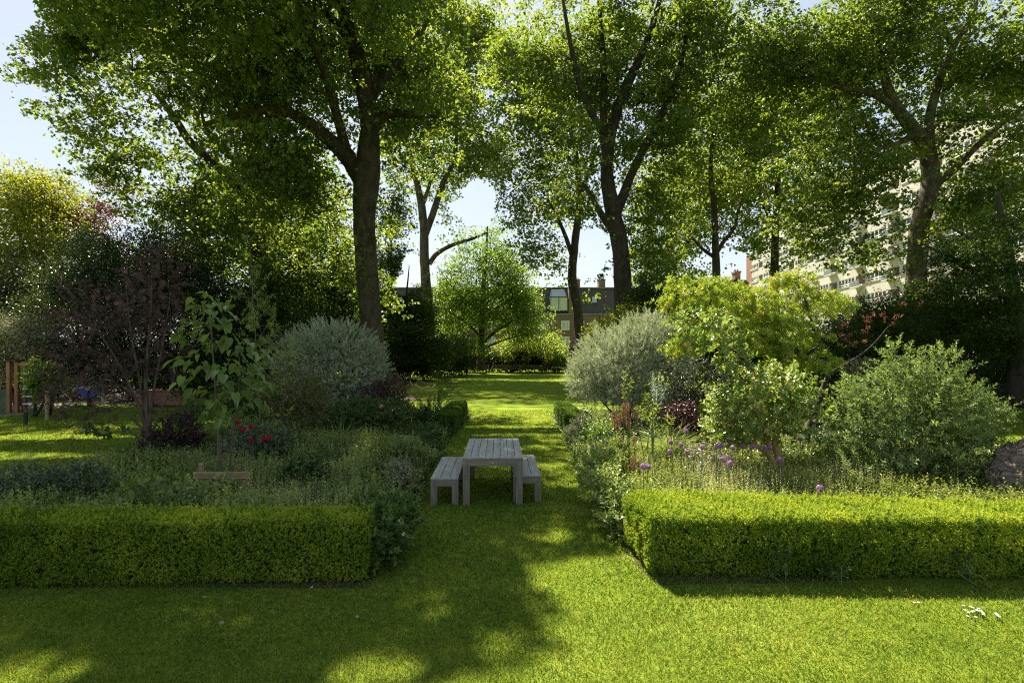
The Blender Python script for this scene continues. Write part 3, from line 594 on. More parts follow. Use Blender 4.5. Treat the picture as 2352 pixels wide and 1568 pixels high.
tree('plane_tree', 'medium plane tree with a small forked trunk seen above the golden maple', G(1645, 868),
     [[(1648, 868, 49, .55), (1646, 780, 49, .42), (1645, 640, 49, .36), (1643, 560, 49, .32), (1640, 480, 49, .28), (1632, 390, 49, .2), (1640, 280, 49, .13), (1650, 180, 48, .07)],
      [(1643, 585, 49, .22), (1662, 555, 49, .19), (1686, 522, 49, .15), (1702, 460, 49, .1)],
      [(1640, 590, 49, .18), (1612, 570, 49, .14), (1585, 540, 49, .08)]],
     [(1640, 430, 49, 85, 80, 5), (1600, 540, 48, 50, 60, 3.5), (1690, 480, 49, 50, 80, 4), (1650, 310, 49, 100, 100, 6), (1570, 330, 49, 60, 100, 4), (1720, 350, 49, 70, 100, 5), (1590, 640, 49, 40, 40, 3, .6), (1660, 180, 48, 120, 100, 6)],
     734, 50, .3, .25, M['plane_pale'], M['bark'], 26, cr=(.85, .85, .5), group=TG, clear=True, minz=6)
tree('plane_tree', 'plane tree with a short straight dark trunk before the far end of the cream flats', G(1779, 866),
     [[(1782, 866, 51, .62), (1780, 760, 51, .48), (1779, 640, 51, .42), (1780, 560, 51, .36), (1784, 470, 51, .3), (1790, 370, 51, .22), (1800, 250, 51, .14), (1800, 120, 50, .07)],
      [(1780, 520, 51, .22), (1750, 460, 51, .16), (1730, 400, 51, .1)], [(1784, 480, 51, .2), (1830, 420, 51, .15), (1860, 350, 51, .08)]],
     [(1780, 430, 51, 90, 90, 5), (1740, 550, 50, 40, 50, 3), (1820, 560, 50, 50, 45, 3, .6), (1830, 300, 51, 110, 100, 6), (1770, 200, 51, 120, 110, 6), (1880, 420, 51, 60, 60, 4, .5), (1790, 620, 50, 30, 30, 2, .5)],
     682, 50, .3, .25, M['plane_pale'], M['bark'], 27, cr=(.85, .85, .5), group=TG, clear=True, minz=6)
tree('plane_tree', 'stout plane tree on the right, curved trunk dividing high in front of the cream flats', G(2096, 900),
     [[(2094, 905, 30, .8), (2096, 860, 30, .62), (2102, 680, 30, .50), (2108, 580, 30, .47), (2112, 520, 30, .45), (2128, 460, 30, .45), (2138, 410, 30, .44), (2128, 340, 30, .40), (2100, 300, 30, .34), (2062, 250, 30, .28), (2035, 190, 30, .22), (2015, 90, 30, .16), (2010, -20, 29, .08)],
      [(2134, 360, 30, .3), (2136, 270, 30, .26), (2160, 180, 30, .22), (2190, 110, 30, .18), (2230, 40, 29.5, .12), (2270, -60, 29, .06)],
      [(2140, 430, 30, .26), (2190, 390, 30, .22), (2250, 330, 29.5, .17), (2320, 270, 29, .12), (2400, 220, 28, .07)],
      [(2190, 110, 30, .16), (2160, 50, 30, .12), (2120, -30, 30, .07)],
      [(2062, 250, 30, .2), (2000, 215, 30, .15), (1930, 200, 29.5, .1), (1860, 180, 29, .06)],
      [(2104, 305, 30, .2), (2060, 330, 29.5, .14), (1990, 350, 29, .08)]],
     [(2050, 120, 30, 150, 110, 5), (1900, 170, 30, 130, 120, 4.5), (2230, 150, 30, 150, 120, 5), (1980, 320, 30, 120, 80, 4), (1870, 330, 30, 80, 90, 3.5), (2150, 290, 28, 110, 70, 3), (2290, 330, 29, 120, 80, 4), (1960, 450, 29, 110, 70, 3, 1.3), (1850, 470, 29, 60, 60, 3), (1900, 540, 29, 60, 35, 2, .8), (2230, 470, 28, 90, 50, 3), (2170, 500, 28, 50, 60, 2.5, .8), (1990, 400, 28, 90, 50, 2.5), (2260, 400, 28, 80, 60, 2.5), (2320, 450, 28, 60, 60, 2.5), (1980, 590, 29, 50, 30, 2, .6), (2240, 420, 29, 90, 55, 3, .8), (1780, 120, 30, 110, 120, 4), (2050, 10, 29, 200, 70, 6), (2370, 150, 29, 90, 160, 4), (2050, 560, 29, 60, 60, 2.5, .5), (2030, 470, 27, 60, 60, 2, .5), (1720, 260, 31, 60, 90, 3)],
     1518, 84, .175, .15, M['plane'], M['barkpale'], 28, group=TG, clear=True, minz=7, tmpl='lobe')
tree('field_maple', 'bright fresh green tree in the centre with a dark short trunk behind the far benches', G(1108, 852),
     [[(1105, 850, 60, .55), (1105, 800, 60, .42), (1107, 740, 60, .36), (1110, 660, 60, .28), (1116, 590, 60, .18), (1120, 520, 60, .08)],
      [(1106, 790, 60, .2), (1140, 760, 59, .16), (1190, 730, 58, .08)], [(1106, 775, 60, .18), (1070, 740, 60, .14), (1020, 710, 60, .07)],
      [(1108, 740, 60, .18), (1150, 700, 60, .13), (1210, 670, 60, .07)], [(1108, 720, 60, .15), (1060, 680, 60, .1), (1020, 640, 60, .06)], [(1109, 800, 60, .14), (1160, 780, 59, .1), (1215, 765, 59, .06)]],
     [(1120, 540, 60, 50, 45, 3), (1120, 610, 60, 116, 52, 5), (1060, 670, 60, 60, 50, 4), (1180, 670, 60, 65, 50, 4), (1110, 700, 58, 90, 55, 4), (1040, 735, 60, 62, 42, 4), (1200, 730, 59, 66, 36, 4), (1150, 600, 60, 55, 50, 4), (1080, 560, 60, 40, 40, 3), (1150, 740, 58, 70, 28, 3), (1130, 650, 57, 110, 50, 4), (1035, 700, 59, 40, 60, 3), (1205, 690, 59, 30, 36, 3), (1030, 780, 60, 34, 40, 3), (1080, 790, 58, 60, 22, 3), (1200, 770, 58, 50, 18, 3), (1015, 740, 58, 28, 20, 2), (1225, 730, 58, 16, 10, 2, .5)],
     1750, 46, .23, .18, M['oak'], M['barkdark'], 29, cr=(.8, .8, .3), minz=2.5, sides=10, droop=.1)
tree('plane_tree', 'dense plane tree filling the background between the low leafy skirts and the thick forked trunk', G(700, 872),
     [[(702, 872, 46, .6), (700, 800, 46, .46), (696, 640, 46, .38), (690, 500, 46, .28), (684, 380, 46, .16), (680, 300, 46, .07)], [(696, 640, 46, .26), (620, 560, 46, .2), (540, 490, 46, .12)], [(694, 600, 46, .24), (750, 520, 46, .18), (790, 440, 46, .1)]],
     [(470, 600, 46, 110, 70, 4), (600, 560, 46, 100, 90, 4), (740, 580, 46, 80, 100, 4), (560, 440, 46, 110, 80, 4), (700, 430, 46, 100, 90, 4), (650, 670, 46, 130, 50, 4), (400, 680, 46, 90, 50, 4), (290, 640, 46, 70, 60, 4), (800, 660, 46, 40, 60, 3)],
     1500, 50, .28, .23, M['plane'], M['bark'], 34, cr=(.85, .85, .5), group=TG, minz=4)
tree('plane_tree', 'background plane tree seen between the steep-limbed trunk and the small forked trunk', G(1545, 862),
     [[(1545, 862, 58, .6), (1544, 760, 58, .46), (1540, 620, 58, .38), (1536, 500, 58, .28), (1540, 380, 58, .14)], [(1540, 620, 58, .24), (1580, 560, 58, .18), (1610, 480, 58, .1)], [(1540, 600, 58, .24), (1500, 540, 58, .18), (1470, 480, 58, .1)]],
     [(1540, 520, 58, 80, 90, 5), (1590, 430, 58, 90, 90, 5), (1490, 600, 58, 40, 70, 4), (1570, 640, 58, 60, 50, 4), (1680, 420, 58, 60, 90, 4), (1500, 430, 58, 60, 80, 4)],
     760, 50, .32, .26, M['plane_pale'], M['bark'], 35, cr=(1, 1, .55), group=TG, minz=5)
tree('evergreen_tree', 'dark layered evergreen tree hanging over the right edge above the bush', (17.6, 18.5, 0),
     [[(2340, 935, 18.5, .34), (2338, 800, 18.5, .27), (2330, 700, 18.5, .22), (2318, 600, 18.5, .16), (2300, 500, 18.5, .1), (2290, 440, 18.5, .05)],
      [(2330, 700, 18.5, .12), (2260, 640, 18, .09), (2180, 590, 17.5, .06), (2120, 560, 17, .03)], [(2335, 760, 18.5, .1), (2240, 710, 18, .07), (2150, 680, 17.5, .04)], [(2320, 610, 18.5, .1), (2250, 560, 18, .07), (2180, 520, 18, .03)]],
     [(2260, 545, 18, 110, 26, 2), (2200, 590, 17.5, 90, 24, 1.8), (2280, 620, 18, 90, 26, 2), (2190, 660, 17.5, 90, 26, 2), (2290, 700, 18, 80, 30, 2), (2330, 500, 18.5, 60, 30, 2), (2200, 740, 18.5, 90, 40, 2), (2310, 780, 18.5, 60, 50, 2), (2330, 860, 19, 40, 60, 2)],
     560, 66, .10, .07, M['darktree'], M['barkdark'], 30, cr=(.38, .38, .12), minz=1.5, sides=8, tone=.4, rtip=.006, droop=.1, carve=False)
tree('lime_tree', 'yellow-green multi-stemmed tree under the open sky at the left edge', G(90, 888),
     [[(110, 888, 34, .2), (90, 760, 34, .15), (60, 600, 34, .1), (30, 480, 34, .05)], [(112, 888, 34, .2), (110, 740, 34, .14), (100, 580, 34, .1), (90, 440, 34, .05)], [(116, 888, 34, .16), (130, 720, 34, .12), (135, 600, 34, .08), (130, 470, 34, .04)], [(108, 880, 34, .14), (60, 700, 33, .1), (10, 560, 33, .05)]],
     [(70, 430, 34, 75, 55, 3), (110, 480, 34, 55, 60, 3), (30, 500, 34, 60, 60, 3), (80, 570, 34, 90, 50, 3), (20, 620, 33, 60, 60, 3), (110, 650, 33, 80, 50, 3), (60, 700, 33, 80, 40, 3), (150, 560, 34, 40, 60, 2, .6)],
     967, 42, .17, .13, M['yellowtree'], M['twig'], 31, cr=(.55, .55, .3), minz=3, sides=8, rtip=.008, carve=False)
tree('red_maple', 'small red-leaved tree showing between the yellow-green tree and the dark yew', G(215, 880),
     [[(225, 885, 36, .16), (215, 760, 36, .12), (205, 620, 36, .08), (200, 500, 36, .04)]],
     [(200, 505, 36, 45, 22, 2), (235, 480, 36, 40, 20, 2), (170, 500, 36, 30, 16, 2), (215, 560, 36, 40, 25, 2), (290, 430, 36, 40, 20, 2, .4)],
     130, 46, .15, .12, M['redleaf'], M['twig'], 32, cr=(.5, .5, .2), minz=5, sides=7, carve=False)
tree('dark_tree', 'thin dark tree with slender stems between the thick trunk and the pale-barked plane', G(915, 878),
     [[(905, 880, 42, .22), (900, 760, 42, .16), (897, 640, 42, .1), (900, 520, 42, .06), (905, 440, 42, .03)], [(903, 860, 42, .16), (925, 740, 42, .12), (935, 660, 42, .07), (940, 610, 42, .03)], [(900, 870, 42, .15), (882, 740, 42, .1), (880, 620, 42, .05)]],
     [(905, 500, 42, 35, 60, 2.5), (900, 600, 42, 55, 55, 3), (930, 690, 41, 45, 40, 3), (890, 700, 42, 50, 50, 3), (945, 760, 41, 45, 35, 3), (900, 800, 41, 60, 35, 3), (1010, 800, 42, 50, 30, 3), (970, 730, 42, 30, 40, 2, .6)],
     1050, 60, .18, .12, M['darktree'], M['barkdark'], 33, cr=(.55, .55, .35), minz=1.5, sides=8, rtip=.007)
# ------------------------------------------------------------------ shrubs
def shrub(name, label, cat, base, blobs, ns, slen, nl, tmpl, L, Wd, mat, seed, stemmat='twig', limbs=None, ang=55, tone=.45, upd=.6, outd=1.0, rtip=.004, shell=.35, zmin=.05, curve=.0, jit=.35, group=None, nstem=5, tvar=.15, part='foliage', wander=.15):
    rg = np.random.default_rng(seed); base = np.array([base[0], base[1], 0.0]); t = thing(name, label, cat, base, group)
    vol = np.array([(b[3] * b[2] / F) * (b[4] * b[2] / F) * b[5] * (b[6] if len(b) > 6 else 1) for b in blobs]) ** .7
    O = []; D = []
    for b, w in zip(blobs, vol / vol.sum()):
        m = max(4, int(ns * w)); c = P(b[0], b[1], b[2]); v = nrmz(rg.normal(size=(m, 3))); rr = rg.random((m, 1)) ** shell
        O.append(c + v * rr * np.array([b[3] * b[2] / F, b[5], b[4] * b[2] / F]) * .93); D.append(v)
    O = np.concatenate(O); D = np.concatenate(D); k = O[:, 2] > zmin; O = O[k]; D = D[k]
    D = nrmz(D * outd + UP * upd + rg.normal(size=D.shape) * jit)
    cl = fnoise(O[:, 0] * 2.3 + seed, O[:, 2] * 2.3 + O[:, 1]) - .48
    fo = Foliage(); shoots(fo, rg, O, D, slen * (.55 + .7 * rg.random(len(O)) + (rg.random(len(O)) < .06) * 1.1 * rg.random(len(O))), nl, tmpl, L, Wd, ang, tone + .5 * cl + rg.normal(size=len(O)) * .07, tvar, curve=curve)
    fo.build(part, mat, t)
    if limbs is None:
        limbs = []; zt = max(b[2] * 0 + P(b[0], b[1], b[2])[2] for b in blobs)
        cs = [P(b[0], b[1], b[2]) for b in blobs]
        for i in range(nstem):
            e = cs[i % len(cs)] * .85 + base * .15 + rg.normal(size=3) * .12; s0 = base + np.array([*rg.normal(size=2) * .08, 0]); e[2] = max(e[2], .15)
            limbs.append((np.array([s0, s0 * .45 + e * .55 + rg.normal(size=3) * .06, e]), np.array([.028, .02, .008]) * min(1.6, .12 + zt * .45)))
    nod, nr = limb_nodes(limbs, .2, .05)
    T = O[rg.permutation(len(O))[:min(len(O), 420)]]
    tw = grow(rg, nod, nr, T, rtip, seg=4, maxr=.03, wob=wander)
    wood('stems', limbs, tw, M[stemmat], t, 7, 2, .1, seed)
    return t
def mound(name, label, cat, base, blobs, nl, L, Wd, mat, seed, tmpl='kite', tone=.45, cr=.35, ncl=200, bark='barkdark', up=.5):
    """dense bush far from the camera: leaf sprays over a branching frame"""
    rg = np.random.default_rng(seed); base = np.array([base[0], base[1], 0.0]); t = thing(name, label, cat, base)
    T = blob_targets(rg, blobs, ncl, .4); T[:, 2] = np.maximum(T[:, 2], .25)
    sp = 5; m = max(1, nl // sp); n = len(T)
    ps = T[:, None, None] + rg.normal(size=(n, sp, 1, 3)) * cr + rg.normal(size=(n, sp, m, 3)) * cr * .45
    tn = tone + rg.normal(size=(n, 1, 1)) * .1 + rg.normal(size=(n, sp, 1)) * .08 + rg.normal(size=(n, sp, m)) * .13
    ps = ps.reshape(-1, 3); tn = tn.ravel(); k = ps[:, 2] > .05; ps = ps[k]; tn = tn[k]
    ax, nr = orient(rg, len(ps), up, .15); sz = .65 + .6 * rg.random(len(ps)); fo = Foliage(); fo.add(tmpl, ps, ax, nr, L * sz, Wd * sz, tn); fo.build('foliage', mat, t)
    limbs = []
    for b in blobs[:6]:
        e = P(b[0], b[1], b[2]); s0 = base + np.array([*rg.normal(size=2) * .15, 0]); e[2] = max(e[2], .3)
        limbs.append((np.array([s0, s0 * .5 + e * .5 + rg.normal(size=3) * .15, e]), np.array([.07, .05, .02])))
    nod, nr = limb_nodes(limbs, .4, .1); tw = grow(rg, nod, nr, T, .008, seg=3, maxr=.06)
    wood('stems', limbs, tw, M[bark], t, 6, 1, .1, seed); return t
def L_(pts): return wpts(pts)
# left side, front to back
shrub('purple_leaved_tree', 'sparse purple-leaved small tree with many thin stems, left of the staked sapling', 'tree', G(345, 1062),
      [(240, 720, 11.3, 105, 62, 1.0), (330, 690, 11.5, 80, 75, 1.0), (375, 640, 11.7, 55, 60, .7), (180, 770, 11.2, 85, 60, .9), (240, 850, 11.2, 115, 50, .9), (385, 800, 11.6, 50, 90, .7), (150, 915, 11, 45, 40, .5), (140, 850, 11, 40, 50, .6), (330, 590, 11.8, 26, 40, .4), (270, 930, 11.3, 80, 35, .7, .6), (180, 965, 11, 45, 25, .5, .7), (400, 590, 11.8, 28, 32, .4)],
      700, .3, 9, 'star', .082, .075, M['purple'], 41, 'twig',
      [L_([(345, 1075, 11.5, .085), (343, 1040, 11.5, .075), (338, 960, 11.5, .055), (335, 860, 11.5, .035), (345, 740, 11.6, .02), (350, 600, 11.7, .007)]),
       L_([(342, 1010, 11.5, .045), (318, 930, 11.4, .03), (275, 840, 11.3, .02), (225, 760, 11.2, .012), (170, 715, 11.2, .006)]), L_([(341, 1000, 11.5, .045), (352, 900, 11.5, .03), (372, 800, 11.6, .02), (390, 690, 11.7, .008)]),
       L_([(340, 990, 11.5, .04), (322, 880, 11.5, .026), (300, 760, 11.4, .018), (290, 660, 11.4, .008)]), L_([(342, 1000, 11.5, .035), (290, 950, 11.3, .02), (220, 900, 11.1, .014), (140, 860, 11, .006)]),
       L_([(344, 1005, 11.5, .03), (375, 930, 11.6, .02), (405, 850, 11.7, .012), (420, 760, 11.8, .006)]), L_([(343, 1030, 11.5, .03), (290, 985, 11.3, .018), (210, 960, 11.1, .012), (160, 980, 11, .006)])], ang=60, upd=.35, shell=.5, wander=.12)
# staked sapling with large drooping leaves
def sapling():
    b = np.array([-4.72, 8.6, 0]); d = 8.6; rg = np.random.default_rng(42)
    t = thing('staked_sapling', 'young sapling with large heart-shaped green leaves tied to a timber stake frame', 'sapling', b)
    st = [L_([(507, 1152, d, .03), (505, 1080, d, .026), (501, 980, d, .022), (492, 850, d, .015), (484, 740, d, .010), (480, 690, d, .004)]),
          L_([(520, 1152, 8.7, .016), (530, 1050, 8.7, .013), (540, 960, 8.7, .011), (552, 860, 8.7, .007), (545, 790, 8.7, .004)])]
    tips = [(430, 770), (420, 830), (445, 740), (470, 700), (500, 700), (520, 740), (540, 790), (570, 800), (590, 850), (575, 900), (600, 880), (555, 940), (520, 900), (470, 900), (440, 910), (430, 870), (480, 950), (520, 950), (540, 830), (500, 790), (460, 800), (510, 850), (590, 930), (460, 850), (540, 880), (500, 920), (570, 860), (470, 760), (495, 740), (450, 705), (515, 700), (600, 820)]
    T = np.array([P(x, y, d + rg.normal() * .3) for x, y in tips]); nod, nr = limb_nodes(st, .12, .9)
    tw = grow(rg, nod, nr, T, .0035, seg=4, sag=.18); wood('trunk', st, tw, M['twig'], t, 7, 3, .06, 3)
    fo = Foliage(); n = len(T); m = 9
    ps = (T[:, None] + rg.normal(size=(n, m, 3)) * np.array([.075, .11, .075])).reshape(-1, 3); out = nrmz((ps - np.array([-4.7, 8.6, 2.2])) * np.array([1, 1, .25]) + rg.normal(size=ps.shape) * .35)
    ax = nrmz(out * .75 - UP * (.35 + .5 * rg.random((len(ps), 1)))); nr = out * .6 + UP * .8 + rg.normal(size=ps.shape) * .25; nr = nrmz(nr - ax * np.sum(nr * ax, 1, keepdims=True))
    sz = .6 + .6 * rg.random(len(ps)); fo.add('heart', ps, ax, nr, .165 * sz, .125 * sz, .42 + rg.normal(size=len(ps)) * .2); fo.build('foliage', M['heart'], t)
    f = thing('stake_frame', 'short new-timber stake frame with a cross board around the sapling', 'plant support', (-4.56, 8.35, 0)); o = np.array([-4.56, 8.35, 0])
    for x, h in ((-.36, .64), (.33, .50)):
        m2 = MB(); m2.box((o[0] + x - .03, o[1] + .02, -.02), (o[0] + x + .03, o[1] + .08, h), bev=.004); m2.build('post', M['pine'], f)
    m2 = MB(); m2.box((o[0] - .46, o[1] - .012, .40), (o[0] + .43, o[1] + .018, .51), bev=.003); m2.build('cross_board', M['pine'], f)
sapling()
shrub('thin_sapling', 'thin young tree with feathery narrow leaves just right of the staked sapling', 'sapling', (-5.4, 11.2, 0),
      [(575, 590, 11.2, 22, 45, .25), (578, 680, 11.2, 35, 60, .35), (600, 760, 11.2, 40, 60, .4), (640, 800, 11.2, 40, 40, .4), (640, 960, 11.0, 50, 12, .4), (600, 870, 11.2, 40, 50, .3, .5)],
      170, .32, 14, 'kite', .085, .026, M['perennial'], 43, 'twig', [L_([(600, 1060, 11.2, .022), (597, 960, 11.2, .018), (592, 860, 11.2, .014), (582, 700, 11.2, .009), (574, 560, 11.2, .004)])], ang=62, upd=.2)
shrub('leafy_seedling', 'single-stemmed seedling with dark oval leaves standing against the left lawn', 'plant', G(224, 1100),
      [(224, 1000, 9.9, 22, 34, .12), (262, 1000, 9.9, 14, 22, .08)], 12, .14, 5, 'oval', .12, .085, M['darkleafy'], 44, 'twig', [L_([(226, 1102, 9.9, .008), (225, 1040, 9.9, .006), (224, 965, 9.9, .003)])], ang=75, upd=.1)
shrub('burgundy_shrub', 'low rounded burgundy-leaved shrub at the foot of the purple-leaved tree', 'shrub', G(405, 1068),
      [(400, 1000, 11.9, 62, 45, .65), (365, 1030, 11.9, 45, 35, .5), (440, 1030, 11.9, 35, 35, .5)], 620, .2, 12, 'kite', .055, .035, M['burgundy'], 45, 'barkdark')
shrub('variegated_shrub', 'low grey-green shrub with cream highlights behind the burgundy shrub', 'shrub', G(430, 1010),
      [(440, 960, 14.2, 45, 28, .5)], 260, .2, 12, 'kite', .05, .03, M['holly'], 46)
t = shrub('rose_bush', 'rose bush with crimson blooms at the foot of the thin young tree', 'shrub', G(585, 1065),
      [(590, 1010, 11.2, 70, 30, .5), (560, 1035, 11.0, 50, 28, .45), (640, 1020, 11.4, 35, 26, .4)], 330, .22, 8, 'oval', .07, .05, M['rose'], 47)
def bloom(t, p, r, mat, seed, name='flower'):
    rg = np.random.default_rng(seed); fo = Foliage(); n = 26; v = nrmz(rg.normal(size=(n, 3)) + np.array([0, -.35, .5])); a = nrmz(np.cross(v, rg.normal(size=(n, 3))))
    fo.add('oval', p + v * r * .55 - a * r * .45, a, v, r * .95, r * .8, .5 + rg.normal(size=n) * .2); fo.build(name, mat, t, loc=p)
for i, (x, y) in enumerate([(545, 971), (576, 979), (577, 1012), (604, 1008), (619, 1006), (541, 1040), (569, 1043), (557, 987)]): bloom(t, P(x, y, 10.7), .075, M['pinkpetal'], i)
shrub('bronze_shrub', 'rounded bronze-tinged shrub on bare stems below the silver shrub, right of the sapling', 'shrub', G(680, 1030),
      [(675, 895, 13.3, 72, 50, .85), (645, 935, 13.2, 45, 34, .6), (715, 930, 13.3, 40, 45, .6), (690, 975, 13.3, 40, 25, .5, .5)], 1150, .18, 12, 'kite', .05, .024, M['pieris'], 48, 'twig', nstem=12, upd=.8, ang=45)
shrub('silver_shrub', 'domed silver-grey shrub on the left bed, in front of the thick forked trunk', 'shrub', G(770, 975),
      [(765, 815, 17.2, 115, 78, 1.5), (700, 830, 17, 65, 66, 1.1), (840, 845, 17, 52, 62, 1.0), (770, 880, 16.6, 100, 45, 1.2)], 3000, .32, 16, 'kite', .09, .026, M['silver'], 49, upd=.5, ang=42, rtip=.003)
shrub('bronze_dark_shrub', 'dark bronze-green shrub at the right foot of the left silver shrub', 'shrub', G(905, 985),
      [(900, 905, 16.2, 42, 50, .7), (860, 920, 16, 50, 40, .7), (925, 935, 16, 22, 34, .4)], 620, .2, 12, 'kite', .055, .032, M['burgundy'], 50, tone=.75)
t = shrub('pink_rose_shrub', 'green leafy shrub with a single pink bloom beside the small left hedge block', 'shrub', G(850, 1012),
      [(830, 960, 14.4, 70, 42, .8), (900, 955, 14.4, 50, 36, .7), (780, 975, 14.2, 40, 36, .6)], 950, .24, 10, 'oval', .065, .042, M['darkleafy'], 51, upd=.4)
bloom(t, P(876, 933, 13.6), .07, M['roseppink'], 31); bloom(t, P(917, 938, 13.8), .03, M['roseppink'], 32)
shrub('spurge', 'dark bluish spurge with upright rosettes behind the small left hedge block', 'plant', G(1000, 975),
      [(1030, 905, 17.4, 16, 14, .3), (1000, 930, 17, 30, 26, .5), (960, 950, 16.6, 32, 34, .5), (985, 965, 16.6, 30, 26, .5)], 210, .3, 22, 'kite', .07, .022, M['darkleafy'], 52, 'stem', upd=1.4, ang=70, tone=.35)
# right side
shrub('silver_shrub', 'sunlit silver-grey willow-leaved shrub on the right bed, beside the golden maple', 'shrub', G(1440, 985),
      [(1410, 830, 16.8, 92, 75, 1.5), (1350, 870, 16.6, 48, 52, 1.0), (1470, 790, 17, 72, 62, 1.3), (1530, 840, 17.2, 60, 70, 1.2), (1430, 890, 16.4, 80, 40, 1.1), (1500, 770, 17.4, 50, 45, 1)], 3500, .34, 16, 'kite', .095, .027, M['silver'], 53, upd=.5, ang=42, rtip=.003)
def maple():
    t = shrub('golden_maple', 'spreading maple with layered golden-green leaves and orange tips, in the right bed', 'tree', G(1843, 1040),
      [(1640, 662, 12.4, 75, 18, .7), (1565, 690, 12.3, 48, 24, .6), (1620, 720, 12.2, 85, 24, .8), (1730, 690, 12.4, 70, 24, .8), (1815, 645, 12.8, 55, 18, .6), (1870, 690, 12.8, 62, 20, .6), (1780, 730, 12.4, 85, 24, .8), (1680, 765, 12.1, 75, 24, .8), (1570, 790, 12, 50, 18, .5), (1760, 790, 12.2, 60, 20, .7), (1880, 828, 12, 48, 11, .5), (1548, 650, 12.3, 26, 9, .3), (1925, 700, 13, 36, 14, .5), (1800, 830, 12.2, 50, 16, .5), (1840, 770, 12.6, 60, 20, .7, .6)],
      1350, .24, 10, 'star', .11, .10, M['maple'], 54, 'barkdark',
      [L_([(1845, 1048, 12.5, .10), (1856, 990, 12.5, .085), (1882, 920, 12.5, .075), (1898, 870, 12.5, .06), (1905, 845, 12.5, .05), (1890, 800, 12.5, .04), (1868, 750, 12.5, .03), (1850, 690, 12.6, .018), (1830, 650, 12.7, .008)]),
       L_([(1898, 868, 12.5, .045), (1868, 830, 12.4, .035), (1800, 790, 12.3, .026), (1720, 760, 12.2, .018), (1630, 720, 12.2, .01), (1560, 690, 12.2, .004)]),
       L_([(1902, 858, 12.5, .04), (1950, 832, 12.6, .026), (2000, 796, 12.8, .016), (2040, 750, 13, .007)]),
       L_([(1885, 790, 12.5, .03), (1920, 740, 12.7, .02), (1960, 690, 12.9, .012), (1990, 640, 13, .005)]),
       L_([(1850, 985, 12.5, .05), (1900, 965, 12.4, .03), (1950, 930, 12.3, .016)])], ang=65, upd=-.1, outd=.8, shell=.5, tone=.52, curve=.25)
    rg = np.random.default_rng(55); fo = Foliage(); O = np.array([P(x + rg.normal() * 14, y + rg.normal() * 10, 12.9 + rg.normal() * .3) for x, y in [(1990, 690), (2010, 735), (1960, 745), (2040, 720), (1975, 780), (2070, 700), (1990, 640), (1930, 770)] for _ in range(4)])
    shoots(fo, rg, O, nrmz(rg.normal(size=O.shape) + UP * .2), .2, 6, 'star', .08, .075, 65, .5, .2); fo.build('red_foliage', M['redleaf'], t)['label'] = 'sparse red-brown leaves on bare twigs'
maple()
shrub('smoke_bush', 'sunlit multi-stemmed bush with round light green leaves and orange tips above purple alliums', 'shrub', G(1790, 1115),
      [(1740, 930, 9.4, 105, 78, .7), (1680, 960, 9.3, 55, 55, .5), (1800, 900, 9.4, 55, 60, .5), (1700, 985, 9.3, 75, 26, .5), (1840, 960, 9.4, 28, 45, .35), (1650, 780, 9.6, 42, 42, .4), (1600, 750, 9.6, 40, 28, .35), (1690, 830, 9.5, 35, 28, .3)], 620, .26, 11, 'oval', .092, .064, M['cotinus'], 56, 'barkyellow',
      [L_([(1795, 1118, 9.5, .085), (1792, 1060, 9.5, .075), (1780, 1020, 9.5, .065), (1790, 970, 9.5, .05), (1800, 900, 9.5, .03), (1790, 840, 9.5, .012)]),
       L_([(1790, 1110, 9.45, .075), (1770, 1050, 9.4, .06), (1735, 1020, 9.35, .045), (1690, 990, 9.3, .03), (1660, 960, 9.3, .012)]), L_([(1770, 1050, 9.4, .045), (1762, 990, 9.4, .035), (1745, 920, 9.4, .02), (1730, 850, 9.5, .014), (1690, 800, 9.6, .008), (1650, 740, 9.6, .004)])], ang=58, upd=.45, tone=.5)
shrub('arching_bush', 'large pale green leafy bush with arching sprays beside the driftwood log', 'shrub', G(2090, 1100),
      [(2080, 960, 9.9, 130, 85, 1.0), (1965, 995, 9.8, 70, 75, .7), (2185, 950, 9.9, 65, 85, .8), (2215, 1020, 9.7, 58, 60, .6), (2085, 880, 10, 80, 45, .7), (2165, 850, 10, 34, 45, .4), (2065, 830, 10, 28, 34, .3), (1985, 910, 9.9, 50, 40, .5), (2090, 1075, 9.5, 130, 38, .8), (1960, 1080, 9.3, 60, 32, .5), (2255, 960, 9.9, 34, 45, .4)], 1750, .34, 16, 'kite', .086, .034, M['bushR'], 57, 'stem', ang=58, upd=.7, jit=.3, curve=.12, tone=.5)
shrub('cream_dome_shrub', 'small clipped grey-cream dome shrub in the shade behind the pale arching bush', 'shrub', G(1990, 985),
      [(1985, 850, 16.6, 55, 27, .7), (1990, 890, 16.6, 50, 25, .7)], 700, .12, 12, 'kite', .045, .025, M['creamleaf'], 58, tone=.3)
shrub('dark_shrub', 'dark blue-green shrub in shade between the right silver shrub and the round-leaved bush', 'shrub', G(1560, 1010),
      [(1560, 900, 14.6, 55, 45, .8), (1620, 880, 14.8, 60, 55, .9), (1540, 940, 14.2, 40, 30, .6), (1690, 900, 15, 60, 70, .9)], 1100, .25, 14, 'kite', .06, .026, M['darkever'], 59, tone=.7)
shrub('burgundy_plant', 'small burgundy-leaved plant in shade behind the grass tuft', 'plant', G(1570, 1045),
      [(1565, 955, 12.4, 32, 26, .4), (1590, 985, 12.3, 30, 24, .35)], 260, .2, 10, 'oval', .06, .045, M['burgundy'], 60, tone=.55)
